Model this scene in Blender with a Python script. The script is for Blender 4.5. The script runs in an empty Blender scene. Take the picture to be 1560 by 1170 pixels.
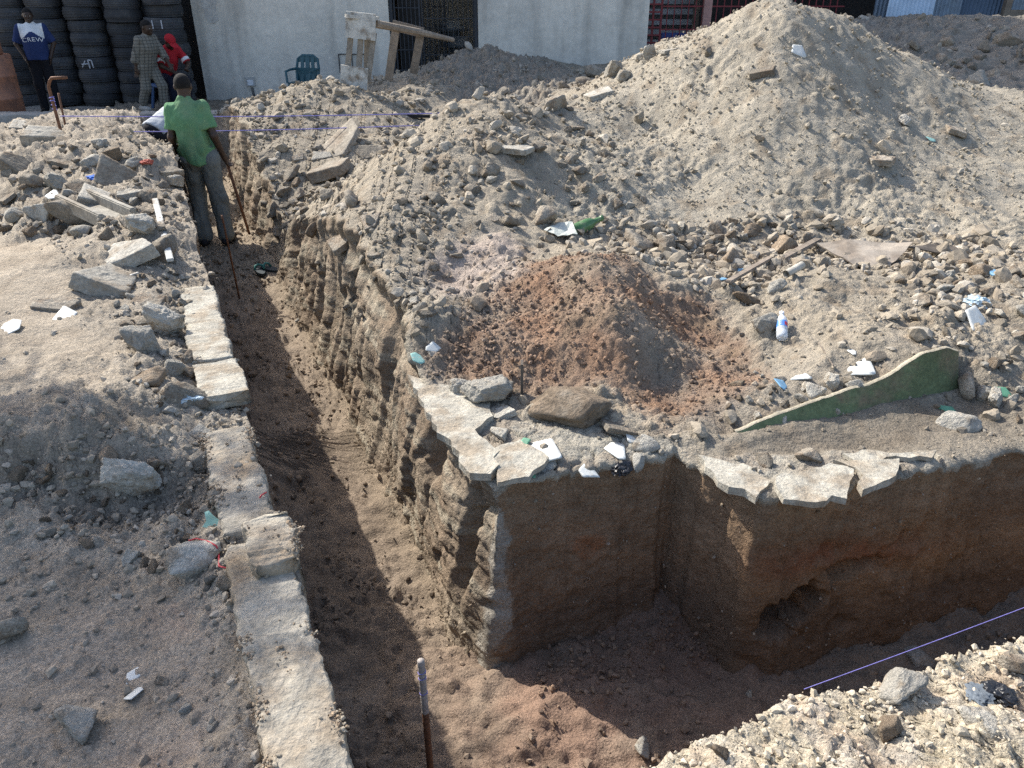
import bpy, math, random
import numpy as np
from mathutils import Vector, Matrix, Euler

# ------------------------------------------------------------------ camera, sky, sun, exposure
SC = bpy.context.scene
COL = SC.collection
CAM_Z, PITCH, FPX = 1.65, math.radians(27.5), 1170.0
cam_d = bpy.data.cameras.new("camera")
cam = bpy.data.objects.new("camera", cam_d)
COL.objects.link(cam)
cam.location = (0, 0, CAM_Z)
cam.rotation_euler = (math.pi / 2 - PITCH, 0, 0)
cam_d.sensor_width = 36.0
cam_d.lens = 36.0 * FPX / 1560.0
cam_d.clip_start, cam_d.clip_end = 0.05, 2000.0
SC.camera = cam

SUN_EL = math.radians(41.5)
SUN_H = (-0.765, 0.644)                       # horizontal direction towards the sun
world = bpy.data.worlds.new("World")
SC.world = world
world.use_nodes = True
wn = world.node_tree.nodes
sky = wn.new("ShaderNodeTexSky")
sky.sky_type = 'NISHITA'
sky.sun_disc = False
sky.sun_elevation = SUN_EL
sky.sun_rotation = math.atan2(SUN_H[0], SUN_H[1])
sky.dust_density = 2.5
wn["Background"].inputs[1].default_value = 0.15
world.node_tree.links.new(sky.outputs[0], wn["Background"].inputs[0])
sun_d = bpy.data.lights.new("sun", 'SUN')
sun_d.energy = 4.0
sun_d.angle = math.radians(0.53)
sun_d.color = (1.0, 0.955, 0.88)
sun = bpy.data.objects.new("sun", sun_d)
COL.objects.link(sun)
to_sun = Vector((SUN_H[0] * math.cos(SUN_EL), SUN_H[1] * math.cos(SUN_EL), math.sin(SUN_EL)))
sun.rotation_euler = to_sun.to_track_quat('Z', 'Y').to_euler()
sun.location = (-8, 6, 9)
SC.view_settings.view_transform = 'Standard'
SC.view_settings.look = 'None'
SC.view_settings.exposure = 0.86
SC.view_settings.gamma = 1.0
SC.cycles.use_denoising = False
SC.cycles.max_bounces = 6
SC.cycles.transparent_max_bounces = 8

# ------------------------------------------------------------------ numpy noise
RNG = np.random.default_rng(7)
random.seed(11)
_perm = RNG.permutation(256).astype(np.int32)
_perm = np.concatenate([_perm, _perm, _perm])
_g = RNG.normal(size=(256, 3))
_g = (_g / np.linalg.norm(_g, axis=1)[:, None]).astype(np.float32)

def gnoise(x, y, z):
    xi, yi, zi = np.floor(x).astype(np.int32), np.floor(y).astype(np.int32), np.floor(z).astype(np.int32)
    fx, fy, fz = (x - xi).astype(np.float32), (y - yi).astype(np.float32), (z - zi).astype(np.float32)
    u, v, w = [f * f * f * (f * (f * 6 - 15) + 10) for f in (fx, fy, fz)]
    xi, yi, zi = xi & 255, yi & 255, zi & 255
    out = 0
    for dx in (0, 1):
        a = _perm[xi + dx]
        wx = u if dx else 1 - u
        for dy in (0, 1):
            b = _perm[a + yi + dy]
            wy = v if dy else 1 - v
            for dz in (0, 1):
                g = _g[_perm[b + zi + dz]]
                wz = w if dz else 1 - w
                out = out + wx * wy * wz * (g[..., 0] * (fx - dx) + g[..., 1] * (fy - dy) + g[..., 2] * (fz - dz))
    return out * 1.5

def fbm(x, y, z=0.0, freq=1.0, octaves=4, gain=0.5, off=0.0, mode=0):
    x = np.asarray(x, np.float64); y = np.asarray(y, np.float64); z = np.asarray(z, np.float64) + 0 * x
    out, amp, tot = 0, 1.0, 0.0
    for i in range(octaves):
        n = gnoise(x * freq + off + 17.3 * i, y * freq - off + 5.1 * i, z * freq + 9.7 * i + off * .37)
        if mode == 1: n = np.abs(n) * 2 - .4          # billow
        if mode == 2: n = .5 - np.abs(n) * 2          # ridged
        out = out + amp * n; tot += amp
        amp *= gain; freq *= 2.07
        x, y = x * .8 - y * .6, x * .6 + y * .8
    return out / tot

def _hash(ix, iy, s):
    h = (ix.astype(np.int64) * 374761393 + iy.astype(np.int64) * 668265263 + s * 974711) & 0x7fffffff
    h = ((h ^ (h >> 13)) * 1274126177) & 0x7fffffff
    h = h ^ (h >> 16)
    return (h & 0xffff) / 65535.0

def pebbles(x, y, cell, rmin, rmax, prob, seed=1, squash=.8):
    """height of stones half sunk in the ground (2-D worley hemispheres)"""
    out = np.zeros_like(x)
    cx, cy = np.floor(x / cell), np.floor(y / cell)
    for i in (-1, 0, 1):
        for j in (-1, 0, 1):
            a, b = cx + i, cy + j
            ok = _hash(a, b, seed) < prob
            px = (a + _hash(a, b, seed + 1)) * cell; py = (b + _hash(a, b, seed + 2)) * cell
            r = rmin + (rmax - rmin) * _hash(a, b, seed + 3) ** 2
            ang = _hash(a, b, seed + 4) * 6.283
            dx, dy = x - px, y - py
            ex = (dx * np.cos(ang) + dy * np.sin(ang)) / 1.25; ey = (-dx * np.sin(ang) + dy * np.cos(ang))
            h = r * r - ex * ex - ey * ey
            out = np.maximum(out, np.where(ok & (h > 0), np.sqrt(np.maximum(h, 0)) * squash, 0))
    return out

def sstep(a, b, x):
    t = np.clip((x - a) / (b - a), 0, 1)
    return t * t * (3 - 2 * t)

def in_poly(x, y, poly):
    poly = np.asarray(poly, float)
    c = np.zeros(np.shape(x), bool)
    n = len(poly)
    for i in range(n):
        x1, y1 = poly[i]; x2, y2 = poly[(i + 1) % n]
        if y1 == y2: continue
        c ^= ((y1 > y) != (y2 > y)) & (x < (x2 - x1) * (y - y1) / (y2 - y1) + x1)
    return c

# ------------------------------------------------------------------ looking from the photo's station point
CP, SP = math.cos(PITCH), math.sin(PITCH)
def ray(px, py):
    u, v = (px - 780.0) / FPX, (py - 585.0) / FPX
    return np.array((u, CP - SP * v, -SP - CP * v))
def at_z(px, py, z):
    d = ray(px, py); t = (z - CAM_Z) / d[2]
    return Vector((d[0] * t, d[1] * t, z))
def at_y(px, py, y):
    d = ray(px, py); t = y / d[1]
    return Vector((d[0] * t, y, CAM_Z + d[2] * t))

class TPS:
    def __init__(s, pts, lam=0.0):
        s.p = np.array(pts, float)
        n = len(s.p)
        r2 = ((s.p[:, None, :2] - s.p[None, :, :2]) ** 2).sum(-1)
        K = np.where(r2 > 0, r2 * np.log(r2 + 1e-12), 0) + lam * np.eye(n)
        P = np.c_[np.ones(n), s.p[:, :2]]
        A = np.block([[K, P], [P.T, np.zeros((3, 3))]])
        s.w = np.linalg.solve(A, np.r_[s.p[:, 2], 0, 0, 0])
    def __call__(s, x, y):
        x = np.asarray(x, float); sh = x.shape; x = x.ravel(); y = np.asarray(y, float).ravel()
        out = np.empty(len(x)); n = len(s.p)
        for i in range(0, len(x), 60000):
            X, Y = x[i:i + 60000], y[i:i + 60000]
            r2 = (X[:, None] - s.p[:, 0]) ** 2 + (Y[:, None] - s.p[:, 1]) ** 2
            out[i:i + 60000] = (r2 * np.log(r2 + 1e-12)) @ s.w[:n] + s.w[n] + s.w[n + 1] * X + s.w[n + 2] * Y
        return out.reshape(sh)

# ------------------------------------------------------------------ meshes and objects
def raw_mesh(name, V, F, smooth=True, col=None):
    """V (n,3), F (m,k) all faces the same size"""
    V = np.asarray(V, np.float32); F = np.asarray(F, np.int32)
    me = bpy.data.meshes.new(name)
    me.vertices.add(len(V)); me.vertices.foreach_set("co", V.ravel())
    me.loops.add(F.size); me.loops.foreach_set("vertex_index", F.ravel())
    me.polygons.add(len(F)); me.polygons.foreach_set("loop_start", np.arange(0, F.size, F.shape[1], dtype=np.int32))
    me.polygons.foreach_set("use_smooth", np.full(len(F), smooth))
    if col is not None:
        a = me.color_attributes.new("Col", 'FLOAT_COLOR', 'POINT')
        c = np.ones((len(V), 4), np.float32); c[:, :3] = col
        a.data.foreach_set("color", c.ravel())
    me.update(calc_edges=True)
    me.validate()
    return me

def grid_faces(nr, nc):
    i = np.arange((nr - 1) * (nc - 1)); r, c = i // (nc - 1), i % (nc - 1)
    a = r * nc + c
    return np.c_[a, a + 1, a + nc + 1, a + nc]

def sub_mesh(name, V, F, mask, col, smooth=True):
    f = F[mask]
    idx, inv = np.unique(f, return_inverse=True)
    return raw_mesh(name, V[idx], inv.reshape(f.shape), smooth, None if col is None else col[idx])

def obj(name, me, mat=None, parent=None, loc=None, rot=None, scale=None):
    o = bpy.data.objects.new(name, me)
    COL.objects.link(o)
    if mat is not None and me is not None and not me.materials: me.materials.append(mat)
    if parent is not None: o.parent = parent
    if loc is not None: o.location = loc
    if rot is not None: o.rotation_euler = rot
    if scale is not None: o.scale = scale
    return o

def tag(o, label=None, cat=None, group=None, kind=None):
    if label: o["label"] = label
    if cat: o["category"] = cat
    if group: o["group"] = group
    if kind: o["kind"] = kind
    return o

def empty(name, loc=(0, 0, 0), rz=0.0, label=None, cat=None, group=None):
    o = bpy.data.objects.new(name, None)
    COL.objects.link(o)
    o.empty_display_size = .1
    o.location = loc; o.rotation_euler = (0, 0, rz)
    return tag(o, label, cat, group)

class MB:
    """collects simple solids and links them as one mesh"""
    def __init__(s): s.V = []; s.F = []
    def add(s, vs, fs):
        b = len(s.V); s.V += [tuple(v) for v in vs]; s.F += [tuple(b + i for i in f) for f in fs]; return s
    def box(s, c, size, rot=None, M=None):
        hx, hy, hz = size[0] / 2, size[1] / 2, size[2] / 2
        m = M if M is not None else (rot.to_matrix() if rot is not None else Matrix.Identity(3))
        c = Vector(c)
        vs = [c + m @ Vector((x * hx, y * hy, z * hz)) for z in (-1, 1) for y in (-1, 1) for x in (-1, 1)]
        return s.add(vs, [(0, 2, 3, 1), (4, 5, 7, 6), (0, 1, 5, 4), (2, 6, 7, 3), (0, 4, 6, 2), (1, 3, 7, 5)])
    def bar(s, a, b, w, h=None, up=(0, 0, 1)):
        a, b = Vector(a), Vector(b); d = b - a
        z = d.normalized(); up = Vector(up)
        if abs(z.dot(up)) > .98: up = Vector((0, 1, 0))
        x = up.cross(z).normalized(); y = z.cross(x)
        m = Matrix((x, y, z)).transposed()
        return s.box((a + b) / 2, (w, h or w, d.length), M=m)
    def tube(s, pts, r, n=8, caps=True):
        pts = [Vector(p) for p in pts]; rs = r if isinstance(r, (list, tuple)) else [r] * len(pts)
        vs, fs = [], []
        prev = None
        for i, p in enumerate(pts):
            d = (pts[min(i + 1, len(pts) - 1)] - pts[max(i - 1, 0)]).normalized()
            if prev is None:
                prev = d.orthogonal().normalized()
            x = (prev - d * prev.dot(d)).normalized(); prev = x
            y = d.cross(x)
            for k in range(n):
                a = 2 * math.pi * k / n
                vs.append(p + (x * math.cos(a) + y * math.sin(a)) * rs[i])
        for i in range(len(pts) - 1):
            for k in range(n):
                k2 = (k + 1) % n
                fs.append((i * n + k, i * n + k2, (i + 1) * n + k2, (i + 1) * n + k))
        if caps:
            fs.append(tuple(range(n - 1, -1, -1))); fs.append(tuple((len(pts) - 1) * n + k for k in range(n)))
        return s.add(vs, fs)
    def lathe(s, prof, n=24, c=(0, 0, 0)):
        vs, fs = [], []
        m = len(prof)
        for (r, z) in prof:
            for k in range(n):
                a = 2 * math.pi * k / n
                vs.append((c[0] + r * math.cos(a), c[1] + r * math.sin(a), c[2] + z))
        for i in range(m - 1):
            for k in range(n):
                k2 = (k + 1) % n
                fs.append((i * n + k, i * n + k2, (i + 1) * n + k2, (i + 1) * n + k))
        return s.add(vs, fs)
    def prism(s, poly, z0, z1):
        n = len(poly)
        vs = [(x, y, z0) for x, y in poly] + [(x, y, z1) for x, y in poly]
        fs = [tuple(range(n - 1, -1, -1)), tuple(range(n, 2 * n))] + [(i, (i + 1) % n, n + (i + 1) % n, n + i) for i in range(n)]
        return s.add(vs, fs)
    def mesh(s, name, smooth=False, bevel=0.0):
        me = bpy.data.meshes.new(name)
        me.from_pydata(s.V, [], s.F)
        me.update()
        if bevel:
            import bmesh
            bm = bmesh.new(); bm.from_mesh(me)
            bmesh.ops.remove_doubles(bm, verts=bm.verts, dist=1e-6)
            bmesh.ops.bevel(bm, geom=[e for e in bm.edges], offset=bevel, segments=2, affect='EDGES', clamp_overlap=True)
            bm.to_mesh(me); bm.free()
        if smooth:
            me.polygons.foreach_set("use_smooth", [True] * len(me.polygons))
        return me
    def build(s, name, mat, parent=None, smooth=False, bevel=0.0, loc=None, rot=None):
        return obj(name, s.mesh(name, smooth, bevel), mat, parent, loc, rot)

# ------------------------------------------------------------------ materials
def material(name, color=None, rough=.9, var=.25, scale=6.0, fine=90.0, fine_var=.25, bump=.3, bump_scale=60.0, rand=0.0,
             color2=None, c2_scale=3.0, c2_lo=.45, c2_hi=.6, metallic=0.0, spec=.3, transmission=0.0, alpha=1.0, bump_dist=.01, bump2=0.0):
    m = bpy.data.materials.new(name)
    m.use_nodes = True
    nt = m.node_tree; N = nt.nodes; L = nt.links
    bs = N["Principled BSDF"]
    bs.inputs["Roughness"].default_value = rough
    bs.inputs["Metallic"].default_value = metallic
    bs.inputs["Specular IOR Level"].default_value = spec
    bs.inputs["Transmission Weight"].default_value = transmission
    bs.inputs["Alpha"].default_value = alpha
    tc = N.new("ShaderNodeTexCoord")
    co = tc.outputs["Object"]
    if rand or color2:
        oi = N.new("ShaderNodeObjectInfo")
        ad = N.new("ShaderNodeVectorMath"); ad.operation = 'MULTIPLY_ADD'
        L.new(oi.outputs["Random"], ad.inputs[0]); ad.inputs[1].default_value = (13, 7, 9)
        L.new(co, ad.inputs[2]); co = ad.outputs[0]
    if color is None:
        at = N.new("ShaderNodeAttribute"); at.attribute_name = "Col"
        base = at.outputs["Color"]
    else:
        rgb = N.new("ShaderNodeRGB"); rgb.outputs[0].default_value = (*color, 1); base = rgb.outputs[0]
    def noise(sc, det=4, rg=.6):
        n = N.new("ShaderNodeTexNoise"); n.inputs["Scale"].default_value = sc
        n.inputs["Detail"].default_value = det; n.inputs["Roughness"].default_value = rg
        L.new(co, n.inputs["Vector"]); return n.outputs["Fac"]
    def ramp(fac, lo, hi, a, b):
        r = N.new("ShaderNodeMapRange"); r.inputs[1].default_value = lo; r.inputs[2].default_value = hi
        r.inputs[3].default_value = a; r.inputs[4].default_value = b; L.new(fac, r.inputs[0]); return r.outputs[0]
    def mix(kind, a, b, fac=1.0):
        x = N.new("ShaderNodeMix"); x.data_type = 'RGBA'; x.blend_type = kind
        for s, val in ((0, fac), (6, a), (7, b)):
            if hasattr(val, "links"): L.new(val, x.inputs[s])
            elif s == 0: x.inputs[0].default_value = val
            else: x.inputs[s].default_value = (*val, 1)
        return x.outputs[2]
    if color2:
        base = mix('MIX', base, color2, ramp(noise(c2_scale, 5), c2_lo, c2_hi, 0, 1))
    if var: base = mix('MULTIPLY', base, ramp(noise(scale), .3, .7, 1 - var, 1 + var))
    if fine_var: base = mix('MULTIPLY', base, ramp(noise(fine, 3, .7), .3, .7, 1 - fine_var, 1 + fine_var))
    if rand:
        base = mix('MULTIPLY', base, ramp(oi.outputs["Random"], 0, 1, 1 - rand, 1 + rand))
    L.new(base, bs.inputs["Base Color"])
    if bump:
        b = N.new("ShaderNodeBump"); b.inputs["Strength"].default_value = bump; b.inputs["Distance"].default_value = bump_dist
        L.new(noise(bump_scale, 6, .65), b.inputs["Height"]); L.new(b.outputs[0], bs.inputs["Normal"])
        if bump2:
            b2 = N.new("ShaderNodeBump"); b2.inputs["Strength"].default_value = bump2; b2.inputs["Distance"].default_value = bump_dist * 4
            L.new(noise(bump_scale * .22, 4, .6), b2.inputs["Height"]); L.new(b2.outputs[0], b.inputs["Normal"])
    return m

M_SOIL = material("soil", None, .95, .18, 5, 120, .36, .8, 100, bump_dist=.012, spec=.12, bump2=.45)
RK = dict(scale=1.3, fine=11, bump_scale=8, spec=.15, bump_dist=.012, bump2=.5)
M_STONE = material("rubble stone", (.27, .24, .195), .95, .2, fine_var=.3, bump=.8, rand=.22, color2=(.20, .16, .12), c2_scale=1.2, **RK)
M_STONE_PALE = material("pale concrete", (.36, .34, .295), .95, .2, fine_var=.28, bump=.7, rand=.16, color2=(.26, .22, .17), c2_scale=1.4, c2_lo=.5, c2_hi=.65, **RK)
M_STONE_BROWN = material("earthy stone", (.23, .18, .13), .97, .25, fine_var=.34, bump=1.0, rand=.2, color2=(.27, .23, .18), c2_scale=1.6, c2_lo=.5, c2_hi=.7, **RK)
M_TILE_WHITE = material("white tile sherd", (.56, .57, .54), .5, .08, 2, 9, .06, .08, 9, color2=(.52, .48, .41), c2_scale=1.8, c2_lo=.56, c2_hi=.7)
M_TILE_TEAL = material("teal tile sherd", (.24, .42, .38), .45, .08, 2, 9, .08, .08, 9, color2=(.42, .40, .33), c2_scale=1.8, c2_lo=.58, c2_hi=.7)
M_TILE_BLUE = material("blue sherd", (.15, .30, .44), .5, .1, 2, 9, .08, .1, 9, color2=(.42, .42, .40), c2_scale=1.8, c2_lo=.58, c2_hi=.7)
M_TILE_GREEN = material("green paint sherd", (.11, .28, .18), .55, .12, 2, 9, .08, .1, 9, color2=(.25, .24, .19), c2_scale=1.8, c2_lo=.58, c2_hi=.7)
M_GRAVEL = material("gravel", None, .95, .15, 30, 150, .2, .4, 150, spec=.15)
# ------------------------------------------------------------------ the lie of the land
FLOOR_Z = -0.87
def edge_l(y):                                   # left rim of the long trench
    y = np.asarray(y, float)
    return -0.55 - .449 * (y - 1.585) - .28 * sstep(8.2, 9.6, y)
def edge_r(y):                                   # right rim of the long trench
    y = np.asarray(y, float)
    return -0.05 - .449 * (y - 2.34)
def zpts(lst):
    return [tuple(at_z(px, py, z)) for px, py, z in lst]
def ypts(lst):
    return [tuple(at_y(px, py, y)) for px, py, y in lst]

# right side: slab edge, spoil ridge, heaps
cp = zpts([(750, 745, .0), (700, 690, .0), (640, 610, .02), (900, 690, .01), (1020, 690, .0), (1170, 735, -.01), (1300, 715, .0),
           (1450, 700, .0), (1560, 675, .0), (1690, 640, .0), (1100, 640, .04), (1200, 610, .06), (1300, 655, .0), (1460, 640, .0), (1560, 600, .04),
           (900, 640, .03), (750, 590, .05), (690, 560, .08), (1000, 640, .05), (1120, 590, .08), (1400, 560, .16), (1300, 590, .14), (1500, 545, .13),
           (1250, 560, .13), (1180, 500, .12), (1400, 480, .15), (1500, 470, .15), (1560, 440, .16), (1680, 440, .18),
           (590, 540, .06), (560, 500, .08), (520, 460, .10), (480, 432, .08), (442, 418, .03), (450, 385, .12), (480, 345, .13),
           (620, 500, .20), (560, 430, .22), (530, 380, .22), (1000, 400, .12), (900, 368, .16), (1100, 420, .10), (1200, 400, .12), (1320, 430, .16)])
cp += ypts([(1265, 430, 3.95), (1330, 470, 3.7),                                   # grey mound behind the bottle
            (850, 405, 3.9), (905, 398, 3.78), (950, 465, 3.36), (955, 520, 3.18), (1000, 440, 3.8), (820, 392, 4.1), (760, 420, 3.95), (1055, 520, 3.58), (1115, 560, 3.28), (1010, 590, 3.10), (800, 500, 3.38), (860, 470, 3.5), (870, 560, 3.12),
            (700, 440, 4.0), (690, 370, 4.45), (640, 400, 4.25), (760, 368, 4.45), (600, 325, 4.7), (560, 294, 5.15), (508, 333, 5.05), (640, 228, 5.75), (700, 186, 6.05), (758, 145, 6.6),
            (700, 300, 5.05), (780, 260, 5.4), (840, 230, 5.85), (800, 180, 6.5), (850, 156, 7.4), (800, 330, 4.95), (870, 300, 5.5),
            (880, 250, 5.75), (940, 270, 5.6), (1000, 345, 5.2), (1100, 345, 5.2), (1250, 340, 5.3), (1400, 372, 4.95), (1560, 372, 4.95), (1680, 372, 5.0),
            (940, 122, 9.2), (1000, 80, 8.8), (1100, 38, 8.2), (1140, 12, 7.8), (1180, -2, 7.6), (1215, 3, 7.65), (1300, 36, 7.9), (1400, 95, 8.0), (1470, 130, 8.3), (1560, 141, 8.5), (1680, 150, 8.6),
            (1000, 200, 6.7), (1150, 200, 6.15), (1150, 100, 6.85), (1250, 150, 6.45), (1080, 130, 6.9), (1350, 250, 5.95), (1350, 160, 6.9), (1500, 230, 6.6), (1500, 300, 5.7), (1200, 270, 5.7), (1050, 280, 5.75), (1640, 260, 6.3)])
cp += [(.3, 9.6, .55), (2.4, 9.6, .75), (3.9, 9.8, .45), (5.6, 10.2, .35), (8, 10.0, .4), (1.2, 11.3, .35), (3.5, 11.5, .3), (-.35, 8.6, .10), (-1.1, 7.4, -.02), (-1.7, 6.9, -.02), (-1.6, 6.3, .02), (-.6, 7.6, .15)]
cp += ypts([(360, 212, 9.0), (385, 300, 7.9), (420, 370, 7.2), (410, 150, 10.2), (450, 126, 10.5), (520, 126, 10.5), (560, 165, 9.8), (480, 190, 9.4), (430, 230, 8.7), (500, 265, 8.1), (560, 225, 8.6),
            (575, 155, 11.2), (620, 132, 11.3), (690, 150, 11.2), (660, 180, 10.2), (620, 192, 9.7), (740, 76, 13.6), (690, 92, 13.4), (790, 90, 13.9), (640, 112, 13.0), (860, 110, 14.0), (800, 130, 12.2), (740, 130, 12.0),
            (920, 106, 15.2), (1340, 34, 14.6), (1420, 42, 14.2), (1560, 36, 14.2), (1500, 128, 11.2), (1420, 100, 12.2), (1560, 132, 11.2), (1680, 40, 14.2), (1680, 130, 11.2)])
cp += [(-5.2, 12.8, -.25), (-5.0, 14, -.35), (-4.0, 15.5, -.3), (-2.5, 15.6, -.1), (-.5, 16.5, .3), (2.0, 17.0, .3), (5, 17.5, .7), (9, 17.5, .8), (14, 17.5, .8), (12, 12, .6), (9, 7, .5), (6.5, 5, .3), (5.5, 3.6, .1), (-3.6, 11.5, .15)]
H_R = TPS(cp, .002)

# left side: kerb rim, trodden earth, rubble
cl = zpts([(355, 1170, .02), (370, 900, .02), (330, 740, .02), (320, 590, .03), (300, 480, .04), (290, 400, .06), (255, 290, .10), (230, 220, .10),
           (200, 1170, -.04), (0, 1170, -.05), (-130, 1170, -.04), (200, 980, -.04), (0, 960, -.03), (250, 860, -.03), (100, 850, -.02), (0, 840, .0), (-150, 900, .0),
           (150, 760, .0), (30, 760, .03), (250, 720, .03), (290, 660, .05), (20, 690, .15), (130, 655, .18), (230, 640, .13), (-150, 700, .14),
           (60, 600, .15), (200, 560, .12), (0, 520, .15), (100, 450, .14), (0, 400, .15), (200, 430, .12), (-150, 480, .15), (60, 380, .15), (180, 385, .18), (230, 350, .22)])
cl += ypts([(30, 340, 5.694), (100, 320, 5.886), (180, 330, 5.694), (60, 270, 6.659), (150, 260, 6.659), (200, 290, 6.079), (20, 230, 7.334), (120, 205, 8.010), (180, 215, 7.623), (60, 215, 7.816),
            (220, 250, 6.755), (130, 172, 9.900), (170, 170, 10.100), (220, 190, 9.600), (40, 190, 9.600), (0, 195, 9.600), (100, 187, 11.200), (200, 180, 11.200), (0, 200, 11.000), (-150, 220, 9.000), (-150, 330, 6.176)])
cl += [(-5.8, 12.2, -.30), (-8, 12.2, -.3), (-10, 12.2, -.3), (-6, 13.2, -.36), (-9, 13.2, -.36), (-7, 15, -.4), (-10, 15, -.4), (-12.5, 15, -.4), (-12, 9, .1), (-8, 5, .15), (-1.0, -.2, -.03), (-3, -.2, 0)]
H_L = TPS(cl, .002)

def cast(H, px, py, lo=1.0, hi=18.0):
    """where the line of sight of a photo pixel meets a smooth terrain function"""
    d = ray(px, py)
    ys = np.exp(np.linspace(math.log(lo), math.log(hi), 500))
    t = ys / d[1]
    dz = CAM_Z + d[2] * t - H(d[0] * t, ys)
    k = np.argmax(dz < 0) if (dz < 0).any() else len(ys) - 1
    if k == 0: k = 1
    a = dz[k - 1] / (dz[k - 1] - dz[k] + 1e-9)
    y = ys[k - 1] + (ys[k] - ys[k - 1]) * min(max(a, 0), 1)
    t = y / d[1]
    return (d[0] * t, y)
def region(H, pix):
    return [cast(H, px, py) for px, py in pix]

P_RED = region(H_R, [(628, 560), (690, 500), (760, 440), (815, 392), (880, 384), (960, 400), (1020, 440), (1090, 470), (1140, 520), (1150, 590), (1110, 640), (1010, 655), (940, 600), (800, 590), (690, 580)])
P_PINK = region(H_R, [(680, 460), (640, 420), (690, 375), (770, 355), (830, 380), (780, 440)])
P_HEAP = region(H_R, [(850, 330), (840, 250), (845, 200), (900, 130), (985, 75), (1090, 28), (1150, -6)]) + [(.9, 8.7), (1.2, 9.7), (2.4, 9.9), (4.0, 9.7), (6, 10), (9, 10), (9, 6.5)] + region(H_R, [(1680, 370), (1560, 372), (1400, 372), (1250, 345), (1100, 350), (1000, 352), (930, 345)])
P_FAR1 = region(H_R, [(345, 200), (372, 165), (410, 135), (450, 120)]) + [(-2.9, 11.0), (-2.2, 11.0)] + region(H_R, [(560, 150), (560, 190), (500, 215), (420, 250), (375, 240)])
P_FAR2 = region(H_R, [(555, 200), (560, 150), (610, 128), (690, 145), (720, 190), (640, 205)])
P_FAR3 = region(H_R, [(560, 145), (640, 105), (700, 74), (740, 68), (790, 80), (870, 105), (850, 140), (740, 150), (690, 140), (620, 126)]) + []
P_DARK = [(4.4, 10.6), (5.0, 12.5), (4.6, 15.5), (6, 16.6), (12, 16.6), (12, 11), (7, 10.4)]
P_SLAB = region(H_R, [(612, 575), (640, 575), (745, 600), (790, 640), (905, 650), (1000, 670), (1035, 690), (1000, 730), (900, 760), (740, 760), (640, 640)])
P_SLAB2 = region(H_R, [(1080, 700), (1170, 690), (1300, 690), (1440, 690), (1440, 715), (1370, 730), (1290, 765), (1150, 770), (1060, 720)])
P_TREAD = region(H_L, [(-150, 500), (-100, 370), (0, 365), (110, 375), (150, 430), (140, 500), (200, 560), (120, 600), (0, 640), (-150, 650)])
P_CRUMB = region(H_L, [(-60, 690), (60, 650), (180, 640), (260, 690), (330, 700), (330, 850), (230, 820), (80, 800), (40, 720), (-60, 760)])
P_LOWER = region(H_L, [(-200, 960), (0, 930), (120, 880), (330, 900), (400, 1000), (420, 1200), (-250, 1250)])

def soft(x, y, poly, blur=.06, freq=3.0):
    """soft 0..1 membership, the edge broken up by noise"""
    s = 0
    n1, n2 = fbm(x, y, 3.1, freq, 4), fbm(x, y, 8.7, freq, 4)
    for i in range(7):
        a = i * 2.4; r = blur * math.sqrt((i + .5) / 7)
        s = s + in_poly(x + n1 * blur * 2.5 + r * math.cos(a), y + n2 * blur * 2.5 + r * math.sin(a), poly)
    return s / 7.0

C = lambda *c: np.array(c, np.float32)
def lerp(a, b, t): return a + (b - a) * t[..., None]

# ------------------------------------------------------------------ right bank: top and cut faces in one skin
ny_l, nx_f = 400, 390
yl = np.exp(np.linspace(math.log(14.0), math.log(2.36), ny_l))
B = [(float(edge_r(y)), float(y)) for y in yl]
def seg(a, b, n): return [(a[0] + (b[0] - a[0]) * i / n, a[1] + (b[1] - a[1]) * i / n) for i in range(1, n + 1)]
A_, B_, C_, D_, E_ = (-.055, 2.335), (.655, 2.60), (.925, 2.315), (2.10, 2.68), (5.5, 3.72)
B += [A_] + seg(A_, B_, 75) + seg(B_, C_, 40) + seg(C_, D_, 130) + seg(D_, E_, 110)
B = np.array(B); nb = len(B)
# outward normals, smoothed
tg = np.gradient(B, axis=0); tg /= np.linalg.norm(tg, axis=1)[:, None] + 1e-9
nrm = np.c_[tg[:, 1], -tg[:, 0]]
ker = np.ones(7) / 7
for k in range(2):
    nrm = np.c_[np.convolve(np.pad(nrm[:, 0], 3, 'edge'), ker, 'valid'), np.convolve(np.pad(nrm[:, 1], 3, 'edge'), ker, 'valid')]
nrm /= np.linalg.norm(nrm, axis=1)[:, None]
# nibble the rim
arc = np.r_[0, np.cumsum(np.linalg.norm(np.diff(B, axis=0), axis=1))]
nib = fbm(B[:, 0], B[:, 1], 2.2, 2.3, 5, .55) * .10 + fbm(B[:, 0], B[:, 1], 5.2, 12, 4, .7) * .05
nib = nib * np.where(B[:, 1] > 3.2, 1.5, .62)
keep = np.exp(-((B[:, 0] - A_[0]) ** 2 + (B[:, 1] - A_[1]) ** 2) / .01)
Bn = B + nrm * (nib * (1 - .7 * keep) - .11 * sstep(2.9, 3.7, B[:, 1]) * (B[:, 0] < 0))[:, None]
# far ends of the rulings
fx = np.interp(np.arange(nb), [0, ny_l * .5, ny_l, ny_l + 116, ny_l + 246, nb - 1], [-5.4, -2.6, 1.1, 3.3, 9.0, 20.0])
FAR = np.c_[fx, np.full(nb, 17.6)]
nrows = 640
uu = np.linspace(0, 1, nrows)
yrow = Bn[None, :, 1] * (FAR[None, :, 1] / Bn[None, :, 1]) ** uu[:, None]
fr = (yrow - Bn[None, :, 1]) / (FAR[None, :, 1] - Bn[None, :, 1])
X = Bn[None, :, 0] + (FAR[None, :, 0] - Bn[None, :, 0]) * fr
Y = yrow
Z0 = H_R(X, Y)
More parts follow.
